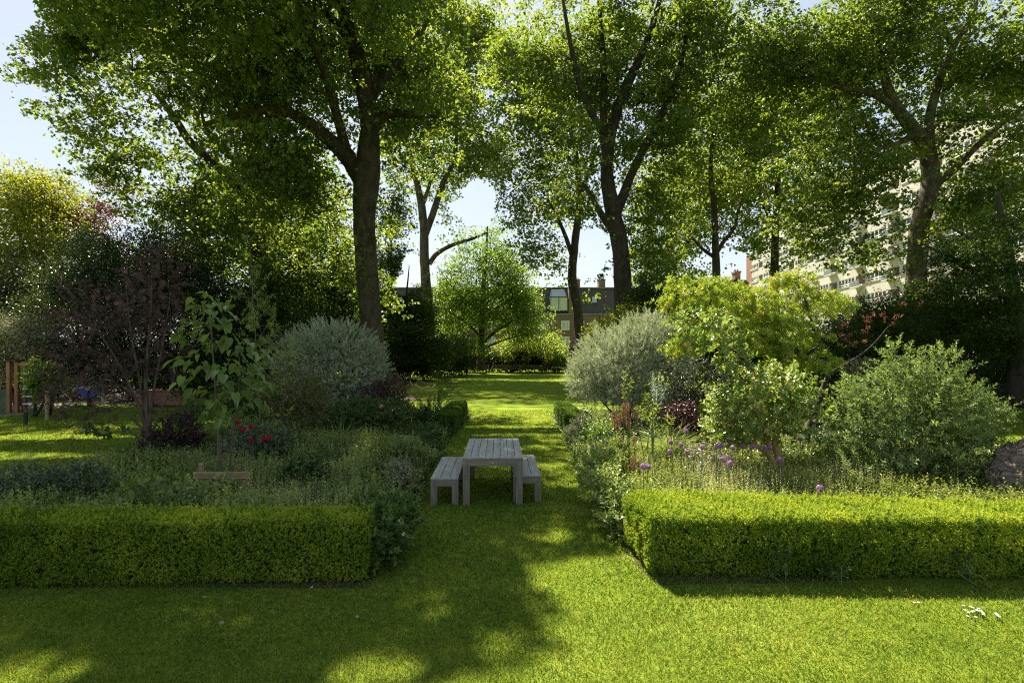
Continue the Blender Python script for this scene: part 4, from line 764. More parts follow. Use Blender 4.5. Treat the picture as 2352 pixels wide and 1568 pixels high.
shrub('spurge', 'tall bluish-white bottle-brush spurge stem in front of the right silver shrub', 'plant', G(1502, 1055),
      [(1502, 915, 12, 10, 10, .12), (1512, 935, 12, 14, 14, .16)], 14, .52, 52, 'kite', .085, .016, M['bluegreen'], 61, 'stem', [L_([(1502, 1058, 12, .014), (1503, 960, 12, .012), (1502, 890, 12, .008)])], upd=5, jit=.1, ang=75, tone=.8)
shrub('broad_leaved_stem', 'tall leafy stem with long broad pale leaves behind the brown flower spikes', 'plant', G(1490, 1085),
      [(1490, 930, 10.7, 22, 22, .15), (1492, 975, 10.7, 30, 30, .2), (1520, 1000, 10.6, 20, 20, .2)], 16, .34, 11, 'oval', .13, .048, M['meadow'], 62, 'stem', upd=2.2, jit=.25, ang=70)
shrub('broad_leaved_stem', 'slim leafy stem with few broad leaves standing left of the brown flower spikes', 'plant', G(1436, 1085),
      [(1436, 915, 10.8, 10, 30, .1)], 8, .4, 8, 'oval', .10, .04, M['meadow'], 63, 'stem', [L_([(1436, 1085, 10.8, .008), (1436, 980, 10.8, .006), (1437, 880, 10.8, .003)])], upd=3, jit=.12, ang=75)
shrub('edging_shrub', 'small pale green variegated shrub at the front of the small right hedge block', 'shrub', G(1335, 1020),
      [(1335, 985, 13.9, 30, 28, .45), (1330, 1010, 13.5, 26, 22, .4)], 420, .16, 12, 'oval', .045, .03, M['creamleaf'], 64)
shrub('edging_shrub', 'small cream-splashed shrub at the bed edge beside the left slatted bench', 'shrub', G(930, 1150),
      [(932, 1112, 8.8, 26, 28, .25), (915, 1085, 9.1, 24, 18, .25)], 230, .15, 10, 'oval', .045, .03, M['creamleaf'], 65)
shrub('leafy_mound', 'dense mid-green leafy mound at the bed corner between the left hedge end and path', 'plant', (-1.65, 6.2, 0),
      [(880, 1235, 5.95, 45, 60, .4), (910, 1190, 6.5, 45, 40, .4), (860, 1180, 6.6, 40, 30, .4)], 340, .2, 9, 'oval', .07, .045, M['darkleafy'], 66, 'stem')
shrub('leafy_mound', 'dense mid-green leafy mound spilling onto the path beside the sunlit right hedge', 'plant', (1.75, 7.4, 0),
      [(1400, 1130, 7.5, 55, 50, .4), (1420, 1190, 6.95, 35, 50, .3), (1370, 1080, 8.4, 40, 40, .4)], 420, .2, 9, 'oval', .06, .038, M['perennial'], 67, 'stem')
for i, (x, y, d, lb) in enumerate([(1790, 1295, 5.5, 'tall weed with paired leaves in front of the sunlit hedge, its left clump'), (1915, 1322, 5.48, 'small rounded weed on the grass edge in front of the sunlit hedge middle'), (2215, 1300, 5.5, 'broad-leaved weed at the hedge foot near the right edge of the lawn')]):
    shrub('hedge_weed', lb, 'weed', (P(x, y, d)[0], d, 0), [(x, y, d, 32, 26 if i != 1 else 10, .06), (x - 25, min(y + 30, 1335), d, 16, 10, .05)], 22, .1, 6, 'oval', .05, .034, M['darkleafy'], 70 + i, 'stem', rtip=.0015, upd=.9, nstem=3)
def tuft(label, base, n, h, seed, mat='drygrass', spread=.45):
    rg = np.random.default_rng(seed); t0 = None; fo = Foliage(); b = np.array(base, float); m = n
    d = nrmz(rg.normal(size=(m, 3)) * np.array([spread, spread, .1]) + UP); o = b + rg.normal(size=(m, 3)) * np.array([.05, .05, 0])
    nr = nrmz(np.cross(d, rg.normal(size=(m, 3)))); L = h * (.5 + .6 * rg.random(m)); mid = o + d * (L * .55)[:, None]; d2 = nrmz(d + np.column_stack([d[:, :2] * 1.6, -.5 * np.ones(m)]))
    tn = .5 + rg.normal(size=m) * .2; fo.add('kite', o, d, nr, L * .75, .014, tn); fo.add('kite', mid, d2, nr, L * .6, .012, tn)
    tag(fo.build('ornamental_grass', M[mat], None, loc=b), label, 'grass tuft')
tuft('pale arching ornamental grass tuft in the sunlit right bed behind the alliums', (3.35, 11.3, 0), 420, 1.0, 81)
tuft('green arching grass tuft in the shaded left bed near the bronze shrub', (-3.9, 12.2, 0), 260, .85, 82, 'perennial', .4)
tuft('small grey-green grass tuft behind the small right hedge block', (2.7, 17.2, 0), 220, .7, 83)
for i, (x, y, rx, ry, dd, mt, L, W, lb) in enumerate([
    (985, 1015, 32, 34, .35, 'darkleafy', .07, .045, 'rounded dark green leafy clump on the bed edge behind the left slatted bench'),
    (930, 1040, 40, 30, .4, 'perennial', .06, .04, 'soft mid-green clump in the left bed near the slatted bench'),
    (860, 1030, 36, 34, .4, 'meadow', .05, .022, 'paler feathery green clump in the middle of the left bed'),
    (700, 1085, 46, 30, .4, 'darkleafy', .085, .06, 'broad-leaved green clump in the left bed right of the stake frame'),
    (340, 1135, 44, 22, .3, 'heart', .15, .085, 'large-leaved low plant just behind the left hedge'),
    (420, 1150, 34, 16, .25, 'heart', .13, .075, 'smaller large-leaved plant behind the left hedge, next to its twin'),
    (60, 1110, 60, 30, .4, 'rose', .07, .03, 'grey-green leafy clump at the left end of the bed by the lawn'),
    (180, 1105, 50, 24, .4, 'rose', .07, .03, 'second grey-green leafy clump by the left lawn edge below the seedling'),
    (1380, 1000, 40, 26, .4, 'oak', .07, .05, 'bright green leafy clump in the right bed in front of the small hedge block'),
    (1620, 1060, 50, 34, .4, 'creamleaf', .06, .04, 'cream-splashed clump among the alliums in the right bed')]):
    zc = .34; d = (CH - zc) * F / (y - HY); b = P(x, y, d)
    shrub('leafy_clump', lb, 'plant', (b[0], d, 0), [(x, y, d, rx, ry, dd)], 150 if L < .1 else 26, .2, 9 if L < .1 else 6, 'oval', L, W, M[mt], 130 + i, 'stem', ang=60, upd=.8)
# spent torch-lily spikes
def poker(x, y0, y1, d, lean, i):
    top = P(x, y0, d); bot = P(x + lean, y1, d); rg = np.random.default_rng(300 + i); base = np.array([bot[0] + .06 * rg.normal() + .1, d + .05 * rg.normal(), 0])
    t = thing('torch_lily_spike', 'spent brown torch lily flower spike standing among the right bed perennials', 'flower', base, 'spent brown torch lily spikes in the right bed')
    m = MB(); m.tube([base, (base + bot) / 2 + rg.normal(size=3) * .02, bot, top], [.009, .008, .008, .004], 6, 2); m.build('stem', M['twig'], t, True)
    n = 150; u = rg.random(n); th = rg.random(n) * 6.28; ax = top - bot; L = np.linalg.norm(ax); ax = ax / L; r = .024 * np.sin(np.pi * (.12 + .8 * u)) + .006
    p = bot + ax * (u * L)[:, None] + np.column_stack([np.cos(th) * r, np.sin(th) * r, 0 * u]); dd = nrmz(np.column_stack([np.cos(th), np.sin(th), -1.1 + 0 * u])); nr = nrmz(np.column_stack([np.cos(th), np.sin(th), .8 + 0 * u]))
    fo = Foliage(); fo.add('kite', p, dd, nr, .04, .016, .5 + rg.normal(size=n) * .22); fo.build('flower_head', M['pokerbrown'], t)
for i, (a, b0, b1, ln) in enumerate([(620, 390, 560, 8), (668, 425, 560, -12), (712, 325, 500, 0), (752, 320, 420, -4), (752, 425, 560, 10), (828, 385, 470, -6), (697, 620, 700, 0), (805, 630, 760, 0), (800, 815, 940, 2)]):
    poker((1280 + a / 3.92) / 1.0204, (860 + b0 / 3.92) / 1.0204, (860 + b1 / 3.92) / 1.0204, 10.4 if i < 8 else 8.6, ln / 4, i)
# alliums
AL = [(895, 912), (940, 916), (1145, 690), (1240, 712), (1300, 785), (1435, 735), (1138, 782), (1285, 588)]
AL = [((1280 + a / 3.92) / 1.0204, (860 + b / 3.92) / 1.0204) for a, b in AL] + [((1600 + a / 5.2275) / 1.0204, (940 + b / 5.2275) / 1.0204) for a, b in
     [(413, 556), (450, 470), (470, 535), (567, 484), (612, 567), (735, 550), (850, 552), (1000, 575), (1070, 560), (1183, 718), (558, 688), (485, 708), (578, 765), (1625, 243), (1440, 467), (1680, 1068), (62, 625)]]
def allium(i, x, y):
    rg = np.random.default_rng(400 + i); h = .84 if y < 1030 else .72
    d = (CH - h) * F / (y - HY)
    if y > 1110: d = 7.15
    p = P(x, y, d); base = np.array([p[0] + rg.normal() * .04, d + rg.normal() * .04, 0]); r = .040 + .012 * rg.random()
    t = thing('allium', 'round purple allium flower on a tall bare stem in the right bed', 'flower', base, 'purple allium globes in the right bed')
    m = MB(); m.tube([base, (base + p) / 2 + rg.normal(size=3) * .015, p], [.006, .0055, .0045], 6, 2); m.build('stem', M['stem'], t, True)
    n = 230; v = nrmz(rg.normal(size=(n, 3))); a = nrmz(np.cross(v, rg.normal(size=(n, 3)))); fo = Foliage(); q = p + v * (r * (.75 + .25 * rg.random((n, 1))))
    fo.add('kite', q - a * .009, a, v, .02, .013, .5 + .22 * rg.normal(size=n) - (.2 if i in (6, 13) else 0)); fo.add('kite', p + v * r * .2, v, a, r * .75, .004, .2); fo.build('flower_head', M['allium'], t)
for i, (x, y) in enumerate(AL): allium(i, x, y)
t = shrub('blue_flowered_plant', 'low leafy plant with violet-blue flowers near the left edge of the right bed', 'plant', G(1385, 1090),
      [(1390, 1060, 9.9, 42, 24, .35), (1420, 1035, 10.2, 30, 20, .3)], 190, .2, 9, 'oval', .07, .036, M['perennial'], 68, 'stem')
for i, (a, b) in enumerate([(455, 660), (490, 655), (575, 612), (425, 735), (420, 760), (560, 700), (595, 630)]): bloom(t, P((1280 + a / 3.92) / 1.0204, (860 + b / 3.92) / 1.0204 - 2, 9.6), .032, M['bluepetal'], 60 + i)
# ------------------------------------------------------------------ flower bed cover that nobody could count
def cover(name, label, poly, n, y0, y1, h0, h1, nl, tmpl, L, Wd, mat, seed, pick=None, lean=.35, ang=58, tone=.45, xr=None, upd=1.0):
    rg = np.random.default_rng(seed); a = np.array(poly); lo = a.min(0); hi = a.max(0); lo[1] = max(lo[1], y0); hi[1] = min(hi[1], y1)
    if xr: lo[0] = max(lo[0], xr[0]); hi[0] = min(hi[0], xr[1])
    q = rg.random((n * 4, 2)) * (hi - lo) + lo; k = inpoly(q[:, 0], q[:, 1], poly) & (np.abs(q[:, 0]) < q[:, 1] * 1.05)
    if pick is not None: k &= pick(q[:, 0], q[:, 1]) > rg.random(len(q))
    q = q[k][:n]; m = len(q); hn = fnoise(q[:, 0] * 1.1 + seed, q[:, 1] * 1.1)
    h = (h0 + (h1 - h0) * np.clip(hn * 1.6 - .3, 0, 1)) * (.75 + .5 * rg.random(m)); o = np.column_stack([q, np.zeros(m)])
    d = nrmz(rg.normal(size=(m, 3)) * lean + UP * upd); fo = Foliage()
    shoots(fo, rg, o, d, h, nl, tmpl, L, Wd, ang, tone + 1.1 * (fnoise(q[:, 0] * 1.7 + 3, q[:, 1] * 1.7 + seed) - .48), .15, t0=.15)
    tag(fo.build(name, mat), label, 'ground cover', kind='stuff')
cover('perennial_foliage', 'dense nettle-like perennial foliage filling the left flower bed', BED_L, 7600, 5.95, 14, .20, .56, 13, 'oval', .072, .044, M['perennial'], 91)
cover('back_perennial_foliage', 'darker leafy perennials at the back of the left flower bed', BED_L, 3600, 10.5, 20.5, .25, .55, 13, 'oval', .075, .046, M['darkleafy'], 92, pick=lambda x, y: (x > -8) * 1.0)
cover('pale_flower_spikes', 'slender pale seed spikes rising out of the left flower bed', BED_L, 1700, 6.0, 12.5, .45, .72, 26, 'kite', .02, .013, M['spike'], 93, pick=lambda x, y: np.clip((fnoise(x * .9, y * .9) - .38) * 4, 0, 1), lean=.14, ang=70)
cover('buff_flower_haze', 'fine buff flowering stems near the path in the left flower bed', BED_L, 900, 7.6, 12.0, .4, .6, 22, 'kite', .016, .012, M['spike'], 94, xr=(-5.5, -1.9), lean=.22, ang=70, pick=lambda x, y: np.clip((fnoise(x * 1.2 + 8, y * 1.2) - .42) * 5, 0, 1))
cover('path_edge_foliage', 'leafy edging plants along the left side of the grass path', BED_L, 1500, 6.0, 15.4, .15, .36, 11, 'oval', .06, .042, M['darkleafy'], 95, xr=(-2.5, -1.4), lean=.6)
cover('meadow_foliage', 'sunlit light green perennial foliage filling the right flower bed', BED_R, 7600, 6.75, 13, .18, .54, 13, 'oval', .062, .034, M['meadow'], 96, pick=lambda x, y: (x > 1.9) * 1.0 * (x < 9.8))
cover('meadow_spikes', 'slender yellow-green flowering stems in the right flower bed', BED_R, 1500, 6.9, 11.0, .42, .68, 24, 'kite', .018, .013, M['spike'], 97, xr=(2.2, 6.2), lean=.18, ang=65, pick=lambda x, y: np.clip((fnoise(x * .9 + 4, y * .9) - .36) * 4, 0, 1))
cover('path_edge_foliage', 'leafy edging plants along the right side of the grass path', BED_R, 2200, 6.8, 15.4, .16, .42, 12, 'oval', .055, .036, M['perennial'], 98, xr=(1.3, 2.5), lean=.6)
cover('back_perennial_foliage', 'leafy perennials in the shade at the back of the right flower bed', BED_R, 3000, 10.5, 20, .25, .6, 13, 'oval', .07, .042, M['darkleafy'], 99)
# ------------------------------------------------------------------ background bushes
B = mound
B('yew_bush', 'tall blackish evergreen bush behind the purple-leaved tree', 'bush', G(330, 925), [(330, 590, 24, 95, 60, 2), (250, 670, 24, 100, 80, 2), (430, 640, 24, 80, 90, 2), (340, 730, 23.5, 150, 90, 2), (520, 720, 24, 80, 90, 2), (220, 810, 24, 110, 70, 2), (430, 830, 24, 120, 70, 1.5)], 60, .12, .06, M['darkever'], 111, ncl=1400, cr=.32)
B('holly_bush', 'pale glossy evergreen bush between the yellow-green tree and the blackish yew', 'bush', G(190, 905), [(205, 590, 27, 45, 55, 1.5), (160, 660, 27, 60, 50, 1.5), (240, 640, 26, 40, 50, 1), (110, 720, 27, 60, 40, 1.5)], 60, .11, .065, M['holly'], 112, ncl=340, cr=.3, tone=.6)
B('yew_bush', 'dark evergreen bush at the left edge under the yellow-green tree', 'bush', G(10, 905), [(20, 640, 28, 55, 55, 2), (-30, 720, 28, 80, 70, 2), (40, 720, 28, 60, 40, 2)], 56, .13, .06, M['darkever'], 113, ncl=260, cr=.35)
B('cream_flowering_bush', 'sunlit cream-and-green bush above the wooden play frame at the left edge', 'bush', G(45, 930), [(40, 785, 23, 62, 48, 1.2), (100, 810, 23, 30, 35, 1), (-30, 770, 23, 50, 50, 1.2), (40, 840, 23.5, 90, 40, 1)], 62, .10, .06, M['creamleaf'], 114, ncl=420, cr=.25, tone=.5)
B('dark_bush', 'dark mixed bush behind the playground toys', 'bush', G(200, 910), [(80, 850, 28, 110, 60, 1.5), (220, 850, 28, 100, 60, 1.5), (340, 850, 27, 90, 60, 1.5), (440, 850, 27, 70, 60, 1.5)], 56, .13, .07, M['darkever'], 115, ncl=620, cr=.35)
B('young_maple_bush', 'small bright green leafy bush in front of the climbing ladder', 'bush', G(90, 955), [(95, 850, 19.5, 26, 22, .4), (120, 880, 19.5, 34, 14, .4), (85, 890, 19.5, 20, 12, .4)], 40, .11, .09, M['oak'], 116, ncl=60, cr=.16, tone=.35)
B('dark_bush', 'deep green bush filling the space between the yew and the thick forked trunk', 'bush', G(590, 925), [(560, 740, 26, 80, 70, 2), (640, 690, 27, 70, 80, 2), (700, 740, 26, 80, 60, 2), (620, 820, 25, 110, 60, 2), (520, 840, 24, 90, 60, 1.5), (780, 690, 29, 50, 70, 2), (800, 780, 29, 60, 50, 2)], 60, .14, .09, M['darktree'], 117, ncl=1200, cr=.4, tone=.35)
B('dark_bush', 'deep green bush between the thick forked trunk and the pale-barked plane', 'bush', G(920, 870), [(900, 790, 46, 60, 50, 3), (960, 820, 46, 60, 36, 3), (880, 830, 44, 60, 36, 2), (1030, 810, 52, 50, 34, 3), (1040, 835, 52, 50, 22, 2), (940, 850, 46, 60, 12, 2)], 56, .2, .13, M['darktree'], 118, ncl=620, cr=.5, tone=.35)
B('laurel_bush', 'sunlit light green bush at the right of the centre tree, below the brick terrace', 'bush', G(1245, 852), [(1240, 808, 63, 50, 26, 4), (1275, 818, 63, 30, 22, 3), (1190, 806, 63, 40, 24, 3), (1262, 788, 64, 24, 14, 2), (1200, 790, 63, 36, 18, 3), (1165, 810, 64, 26, 22, 2)], 60, .22, .13, M['plane_pale'], 119, ncl=420, cr=.5, tone=.6)
B('round_bush', 'small round bright bush at the right end of the far park benches', 'bush', G(1282, 857), [(1281, 834, 61, 22, 16, 1.1)], 60, .2, .12, M['oak'], 120, ncl=110, cr=.2, tone=.4)
B('dark_bush', 'low dark hedge-like bush directly behind the far park benches', 'bush', G(1170, 854), [(1090, 832, 64, 40, 16, 1.5), (1140, 830, 64, 40, 18, 1.5), (1190, 830, 64, 40, 18, 1.5), (1240, 828, 64, 40, 18, 1.5), (1330, 830, 64, 40, 20, 2), (1390, 815, 64, 60, 30, 2)], 56, .22, .13, M['darkever'], 121, ncl=520, cr=.5)
B('purple_bush', 'dark purple bush standing behind the middle of the far park benches', 'bush', G(1215, 853), [(1217, 818, 62.5, 18, 18, 1)], 56, .2, .13, M['burgundy'], 122, ncl=80, cr=.3, tone=.5)
B('red_bush', 'small red-leaved bush left of the centre tree trunk', 'bush', G(1085, 853), [(1085, 818, 62.5, 20, 15, 1)], 56, .2, .13, M['redleaf'], 123, ncl=60, cr=.3, tone=.3)
B('golden_bush', 'yellow-green bush above the right silver shrub beside the leaning slim plane', 'bush', G(1400, 930), [(1390, 770, 27, 35, 30, 1), (1430, 745, 27, 40, 30, 1), (1470, 760, 27, 40, 40, 1)], 56, .12, .08, M['yellowtree'], 124, ncl=150, cr=.3, tone=.3)
B('dark_bush', 'dark leafy bush under the thick right-hand plane, behind the golden maple', 'bush', G(1560, 925), [(1500, 700, 30, 50, 60, 2), (1560, 720, 30, 60, 60, 2), (1640, 740, 29, 70, 60, 2), (1720, 760, 28, 70, 60, 2), (1600, 800, 27, 120, 60, 2), (1750, 830, 26, 90, 60, 2)], 60, .16, .1, M['darktree'], 125, ncl=760, cr=.42, tone=.4)
B('dark_bush', 'large dark green bush below the cream flats, right of the golden maple', 'bush', G(2040, 935), [(2010, 740, 24, 90, 46, 2), (2100, 760, 23, 100, 60, 2), (1940, 800, 23, 80, 60, 2), (2060, 840, 22, 110, 60, 1.5), (2160, 720, 23, 70, 50, 2), (1880, 860, 22, 80, 60, 1.5)], 62, .12, .075, M['darktree'], 126, ncl=820, cr=.32, tone=.5)
B('dark_bush', 'dark tangled bush along the right edge under the layered evergreen', 'bush', G(2270, 945), [(2200, 800, 24, 90, 70, 1.5), (2290, 780, 25, 90, 90, 1.5), (2370, 800, 24, 80, 110, 1.5), (2220, 880, 24, 90, 50, 1.2), (2330, 890, 25, 100, 50, 1.2), (2420, 700, 24, 80, 120, 2)], 60, .12, .07, M['darkever'], 127, ncl=800, cr=.33, tone=.5)
B('dark_bush', 'broad dark bush behind the playground, at the left edge of the garden', 'bush', G(-250, 900), [(-120, 760, 33, 110, 90, 3), (-300, 760, 33, 120, 100, 3), (-480, 740, 33, 120, 110, 3), (-200, 860, 32, 160, 50, 2), (-420, 860, 32, 160, 50, 2)], 50, .2, .12, M['darktree'], 129, ncl=520, cr=.5, tone=.4)
B('dark_bush', 'low dark green bush below and behind the left silver shrub', 'bush', G(720, 960), [(640, 925, 19.5, 60, 34, 1), (730, 925, 19.5, 70, 34, 1), (820, 920, 19.5, 60, 34, 1), (560, 920, 20, 50, 34, 1), (880, 905, 19.5, 30, 30, .6)], 60, .10, .06, M['darkleafy'], 128, ncl=420, cr=.25, tone=.3)
# ------------------------------------------------------------------ brick terrace
def terrace():
    Y = 84.0; x0, x1 = -36.0, 22.5; ze, zr = 8.3, 12.7
    t = thing('brick_terrace', 'long brown brick terrace with slate mansard and dormer behind the far benches', 'building', ((x0 + x1) / 2, Y, 0))
    Z = lambda y: CH + (HY - y) / F * Y
    X = lambda x: (x - CX) / F * Y
    wins = [(1235, 1252, 737, 757), (1290, 1307, 737, 757), (1333, 1341, 737, 757), (1362, 1377, 737, 757), (1400, 1430, 737, 757), (1240, 1256, 773, 796), (1291, 1307, 773, 796), (1333, 1342, 773, 800), (1362, 1376, 773, 796), (1405, 1425, 773, 796), (1180, 1197, 737, 757), (1180, 1197, 773, 796),
            (1120, 1137, 737, 757), (1120, 1137, 773, 796), (1060, 1078, 737, 757), (1060, 1078, 773, 796), (1000, 1016, 773, 796), (1000, 1016, 737, 757), (948, 963, 735, 757), (945, 961, 775, 797), (920, 934, 778, 806), (918, 932, 735, 757), (975, 990, 775, 797), (860, 876, 737, 757), (860, 876, 775, 797), (800, 816, 737, 757), (1455, 1475, 737, 757)]
    m = MB(); m.box((x0, Y, 0), (x1, Y + 9, ze)); m.build('wall', M['brick'], t)
    m = MB(); m.box((x0 - .1, Y - .16, ze + .002), (x1 + .1, Y + .05, ze + .24)); m.build('cornice', M['lead'], t)
    m = MB(); V = [(x0, Y + .1, ze + .004), (x1, Y + .1, ze + .004), (x1, Y + 1.9, zr), (x0, Y + 1.9, zr), (x0, Y + 8.9, ze + .004), (x1, Y + 8.9, ze + .004), (x1, Y + 7.2, zr), (x0, Y + 7.2, zr)]
    m.add(np.array(V), [[0, 1, 2, 3], [5, 4, 7, 6], [3, 2, 6, 7], [1, 5, 6, 2], [4, 0, 3, 7]]); rf = m.build('roof', M['slate'], t)
    m = MB(); m.box((x0, Y + 1.7, zr + .002), (x1, Y + 7.4, zr + .22)); m.build('flat_roof_edge', M['lead'], rf)
    for px in (1275, 1390, 1330, 1010, 1180): 
        m = MB(); cx = X(px) + (3.2 if px == 1275 else 0); m.box((cx - .55, Y + 3, zr + .2), (cx + .55, Y + 4.4, zr + 1.5)); m.box((cx - .62, Y + 2.93, zr + 1.502), (cx + .62, Y + 4.47, zr + 1.65))
        for q in (-.3, 0, .3): m.tube([(cx + q, Y + 3.7, zr + 1.65), (cx + q, Y + 3.7, zr + 2.0)], [.12, .1], 8)
        m.build('chimney', M['brick'], rf)
    for (a, b, c, d) in wins:
        xa, xb, zt, zb = X(a), X(b), Z(c), Z(d)
        f = MB(); w = .09
        f.box((xa - .06, Y - .03, zb - .06), (xb + .06, Y - .001, zb + w - .06 + .05)); f.box((xa - .06, Y - .03, zt - w), (xb + .06, Y - .001, zt + .02))
        f.box((xa - .06, Y - .03, zb + w - .01), (xa + w - .02, Y - .001, zt - w)); f.box((xb - w + .02, Y - .03, zb + w - .01), (xb + .06, Y - .001, zt - w)); f.box(((xa + xb) / 2 - .035, Y - .028, zb + w - .01), ((xa + xb) / 2 + .035, Y - .001, zt - w))
        o = f.build('window', M['whiteframe'], t)
        g = MB(); g.box((xa + w - .02, Y - .018, zb + w - .01), (xb - w + .02, Y - .0005, zt - w)); g.build('pane', M['blind'] if a > 1100 else M['glass'], o)
    # glazed dormer with a sloped rooflight over it
    xa, xb = X(1264), X(1303); zb, zt = Z(713), Z(683)
    m = MB(); m.box((xa - .12, Y - .12, zb - .12), (xb + .12, Y + 1.6, zb)); m.box((xa - .12, Y - .12, zt), (xb + .12, Y + 1.6, zt + .14)); m.box((xa - .12, Y - .12, zb), (xa, Y + 1.6, zt)); m.box((xb, Y - .12, zb), (xb + .12, Y + 1.6, zt)); m.box(((xa + xb) / 2 - .04, Y - .1, zb), ((xa + xb) / 2 + .04, Y - .02, zt))
    dm = m.build('dormer', M['slate'], t)
    m = MB(); m.box((xa, Y - .04, zb + .001), (xb, Y + .02, zt - .001)); m.build('pane', M['blind'], dm)
    za = zt + .16; zb2 = Z(665)
    m = MB(); m.add(np.array([(xa + .05, Y + .02, za), (xb - .1, Y + .02, za), (xb - .35, Y + .85, zb2), (xa + .25, Y + .85, zb2)]), [[0, 1, 2, 3]]); sl = m.build('rooflight', M['skylight'], t)
    m = MB()
    for (p, q) in (((xa + .05, za), (xa + .25, zb2)), ((xb - .1, za), (xb - .35, zb2))): m.tube([(p[0], Y, p[1]), (q[0], Y + .83, q[1])], [.07, .07], 5)
    m.tube([(xa + .25, Y + .83, zb2), (xb - .35, Y + .83, zb2)], [.07, .07], 5); m.build('frame', M['lead'], sl)
    # second rooflight and brick party wall
    xa, xb = X(1362), X(1372); m = MB(); m.add(np.array([(xa, Y + .5, Z(694)), (xb, Y + .5, Z(694)), (xb, Y + 1.1, Z(680)), (xa, Y + 1.1, Z(680))]), [[0, 1, 2, 3]]); m.build('rooflight', M['skylight'], t)
    m = MB(); m.box((X(1306), Y - .05, ze + .25), (X(1318), Y + 2.6, zr - .1)); m.build('party_wall', M['brick'], t)
    m = MB(); m.box((X(1376), Y - .06, .3), (X(1376) + .13, Y - .002, ze)); m.build('drainpipe', M['black'], t)
    m = MB(); m.box((x0, Y - 2.6, 0), (x1, Y - 2.3, 1.1)); tag(m.build('garden_wall', M['brick'], None, loc=(0, Y - 2.45, 0)), 'low brick boundary wall in front of the brown terrace', 'wall')
terrace()
def red_house():
    Y = 128.; X = lambda x: (x - CX) / F * Y; Z = lambda y: CH + (HY - y) / F * Y
    t = thing('red_brick_house', 'red brick house end with a tall chimney left of the cream flats', 'building', (X(1700), Y, 0))
    m = MB(); m.box((X(1600), Y, 0), (X(1724), Y + 10, Z(650))); m.build('wall', M['brickred'], t)
    m = MB(); m.box((X(1596), Y - .3, Z(650) + .003), (X(1726), Y + 10.2, Z(643))); m.build('roof', M['slate'], t)
    m = MB(); m.box((X(1693), Y + 1, Z(643) + .003), (X(1705), Y + 3, Z(625))); m.box((X(1691.5), Y + .85, Z(625) + .003), (X(1706.5), Y + 3.15, Z(621)))
    for q in (1696, 1702): m.tube([(X(q), Y + 2, Z(621)), (X(q), Y + 2, Z(616))], [.22, .18], 8)
    m.build('chimney', M['brickred'], t)
    m = MB(); m.box((X(1713), Y - 4, 0), (X(1722), Y - .3, Z(590))); m.build('stair_tower', M['brickred'], t)
red_house()
# ------------------------------------------------------------------ cream block of flats: facade runs away from the camera on the right
def flats():
    far = np.array([44.7 + .094 * 126, 126.]); u = nrmz(np.array([-.094, -1.0])); nrm2 = np.array([u[1], -u[0]])
    if nrm2[0] > 0: nrm2 = -nrm2
    t = thing('cream_flats', 'tall cream block of flats with white window bands and balconies behind the right-hand planes', 'building', (far[0], far[1], 0))
    def bx(m, s0, s1, n0, n1, z0, z1):
        c = [far + u * s + nrm2 * n for s in (s0, s1) for n in (n0, n1)]; V = [(*c[i], z) for z in (z0, z1) for i in (0, 1, 3, 2)]
        m.add(np.array(V), [[3, 2, 1, 0], [4, 5, 6, 7], [0, 1, 5, 4], [1, 2, 6, 5], [2, 3, 7, 6], [3, 0, 4, 7]])
    FH = 2.95; NF = 9; Ltot = 96.; z0 = 3.0; bay = 8.0; nb = 12
    m = MB(); bx(m, 0, Ltot, -14, -1.3, 0, z0 + NF * FH + .4); m.build('inner_wall', M['loggia'], t)
    m = MB()
    bx(m, 0, Ltot, -1.298, 0, 0, z0 - .9)
    for k in range(NF + 1): bx(m, 0, Ltot, -1.298, 0, z0 + k * FH - .9, z0 + k * FH + .75 - (.35 if k == NF else 0))           # spandrel bands
    for b in range(nb):
        s = b * bay
        for k in range(NF): bx(m, s + (0 if b else 0), s + .45, -1.297, -.002, z0 + k * FH + .75, z0 + (k + 1) * FH - .9); bx(m, s + 5.2, s + 5.55, -1.297, -.002, z0 + k * FH + .75, z0 + (k + 1) * FH - .9)
    m.build('wall', M['cream'], t)
    m = MB(); bx(m, -.3, Ltot, -14, .25, z0 + NF * FH + .42, z0 + NF * FH + .7); m.build('roof', M['lead'], t)
    for b in range(nb):
        for k in range(NF - 1):
            s = b * bay; za, zb = z0 + k * FH + .75, z0 + (k + 1) * FH - .9
            f = MB(); s0, s1 = s + .45, s + 5.2
            bx(f, s0 - .05, s1 + .05, -.05, .14, za, za + .09); bx(f, s0, s1, -.12, -.04, zb - .08, zb); 
            for q in np.linspace(s0, s1 - .09, 6): bx(f, q, q + .09, -.13, -.03, za + .09, zb - .08)
            bx(f, s0, s1, -.115, -.05, za + .42, za + .48); bx(f, s0, s1, .10, .15, za + .30, za + .36)
            o = f.build('window', M['whiteframe'], t)
            g = MB(); bx(g, s0, s1, -.20, -.14, za, zb); g.build('pane', M['blind'] if (b * 7 + k * 3) % 5 == 0 else M['glass'], o)
    for b in range(nb):
        for k in range(0, NF - 1):
            s = b * bay; za = z0 + k * FH + .75
            if b < 4 or k > 6: continue
            f = MB(); bx(f, s + 5.5, s + 8.05, .0, .9, za - .55, za - .38)
            bx(f, s + 5.5, s + 8.05, .84, .90, za + .42, za + .50); o = f.build('balcony', M['cream'], t)
            g = MB(); bx(g, s + 5.55, s + 8.0, .85, .88, za - .38, za + .34); g.build('glass_panel', M['balglass'], o)
            r = MB(); bx(r, s + 5.5, s + 8.05, .82, .92, za + .52, za + .58); r.build('handrail', M['railred'], o)
flats()
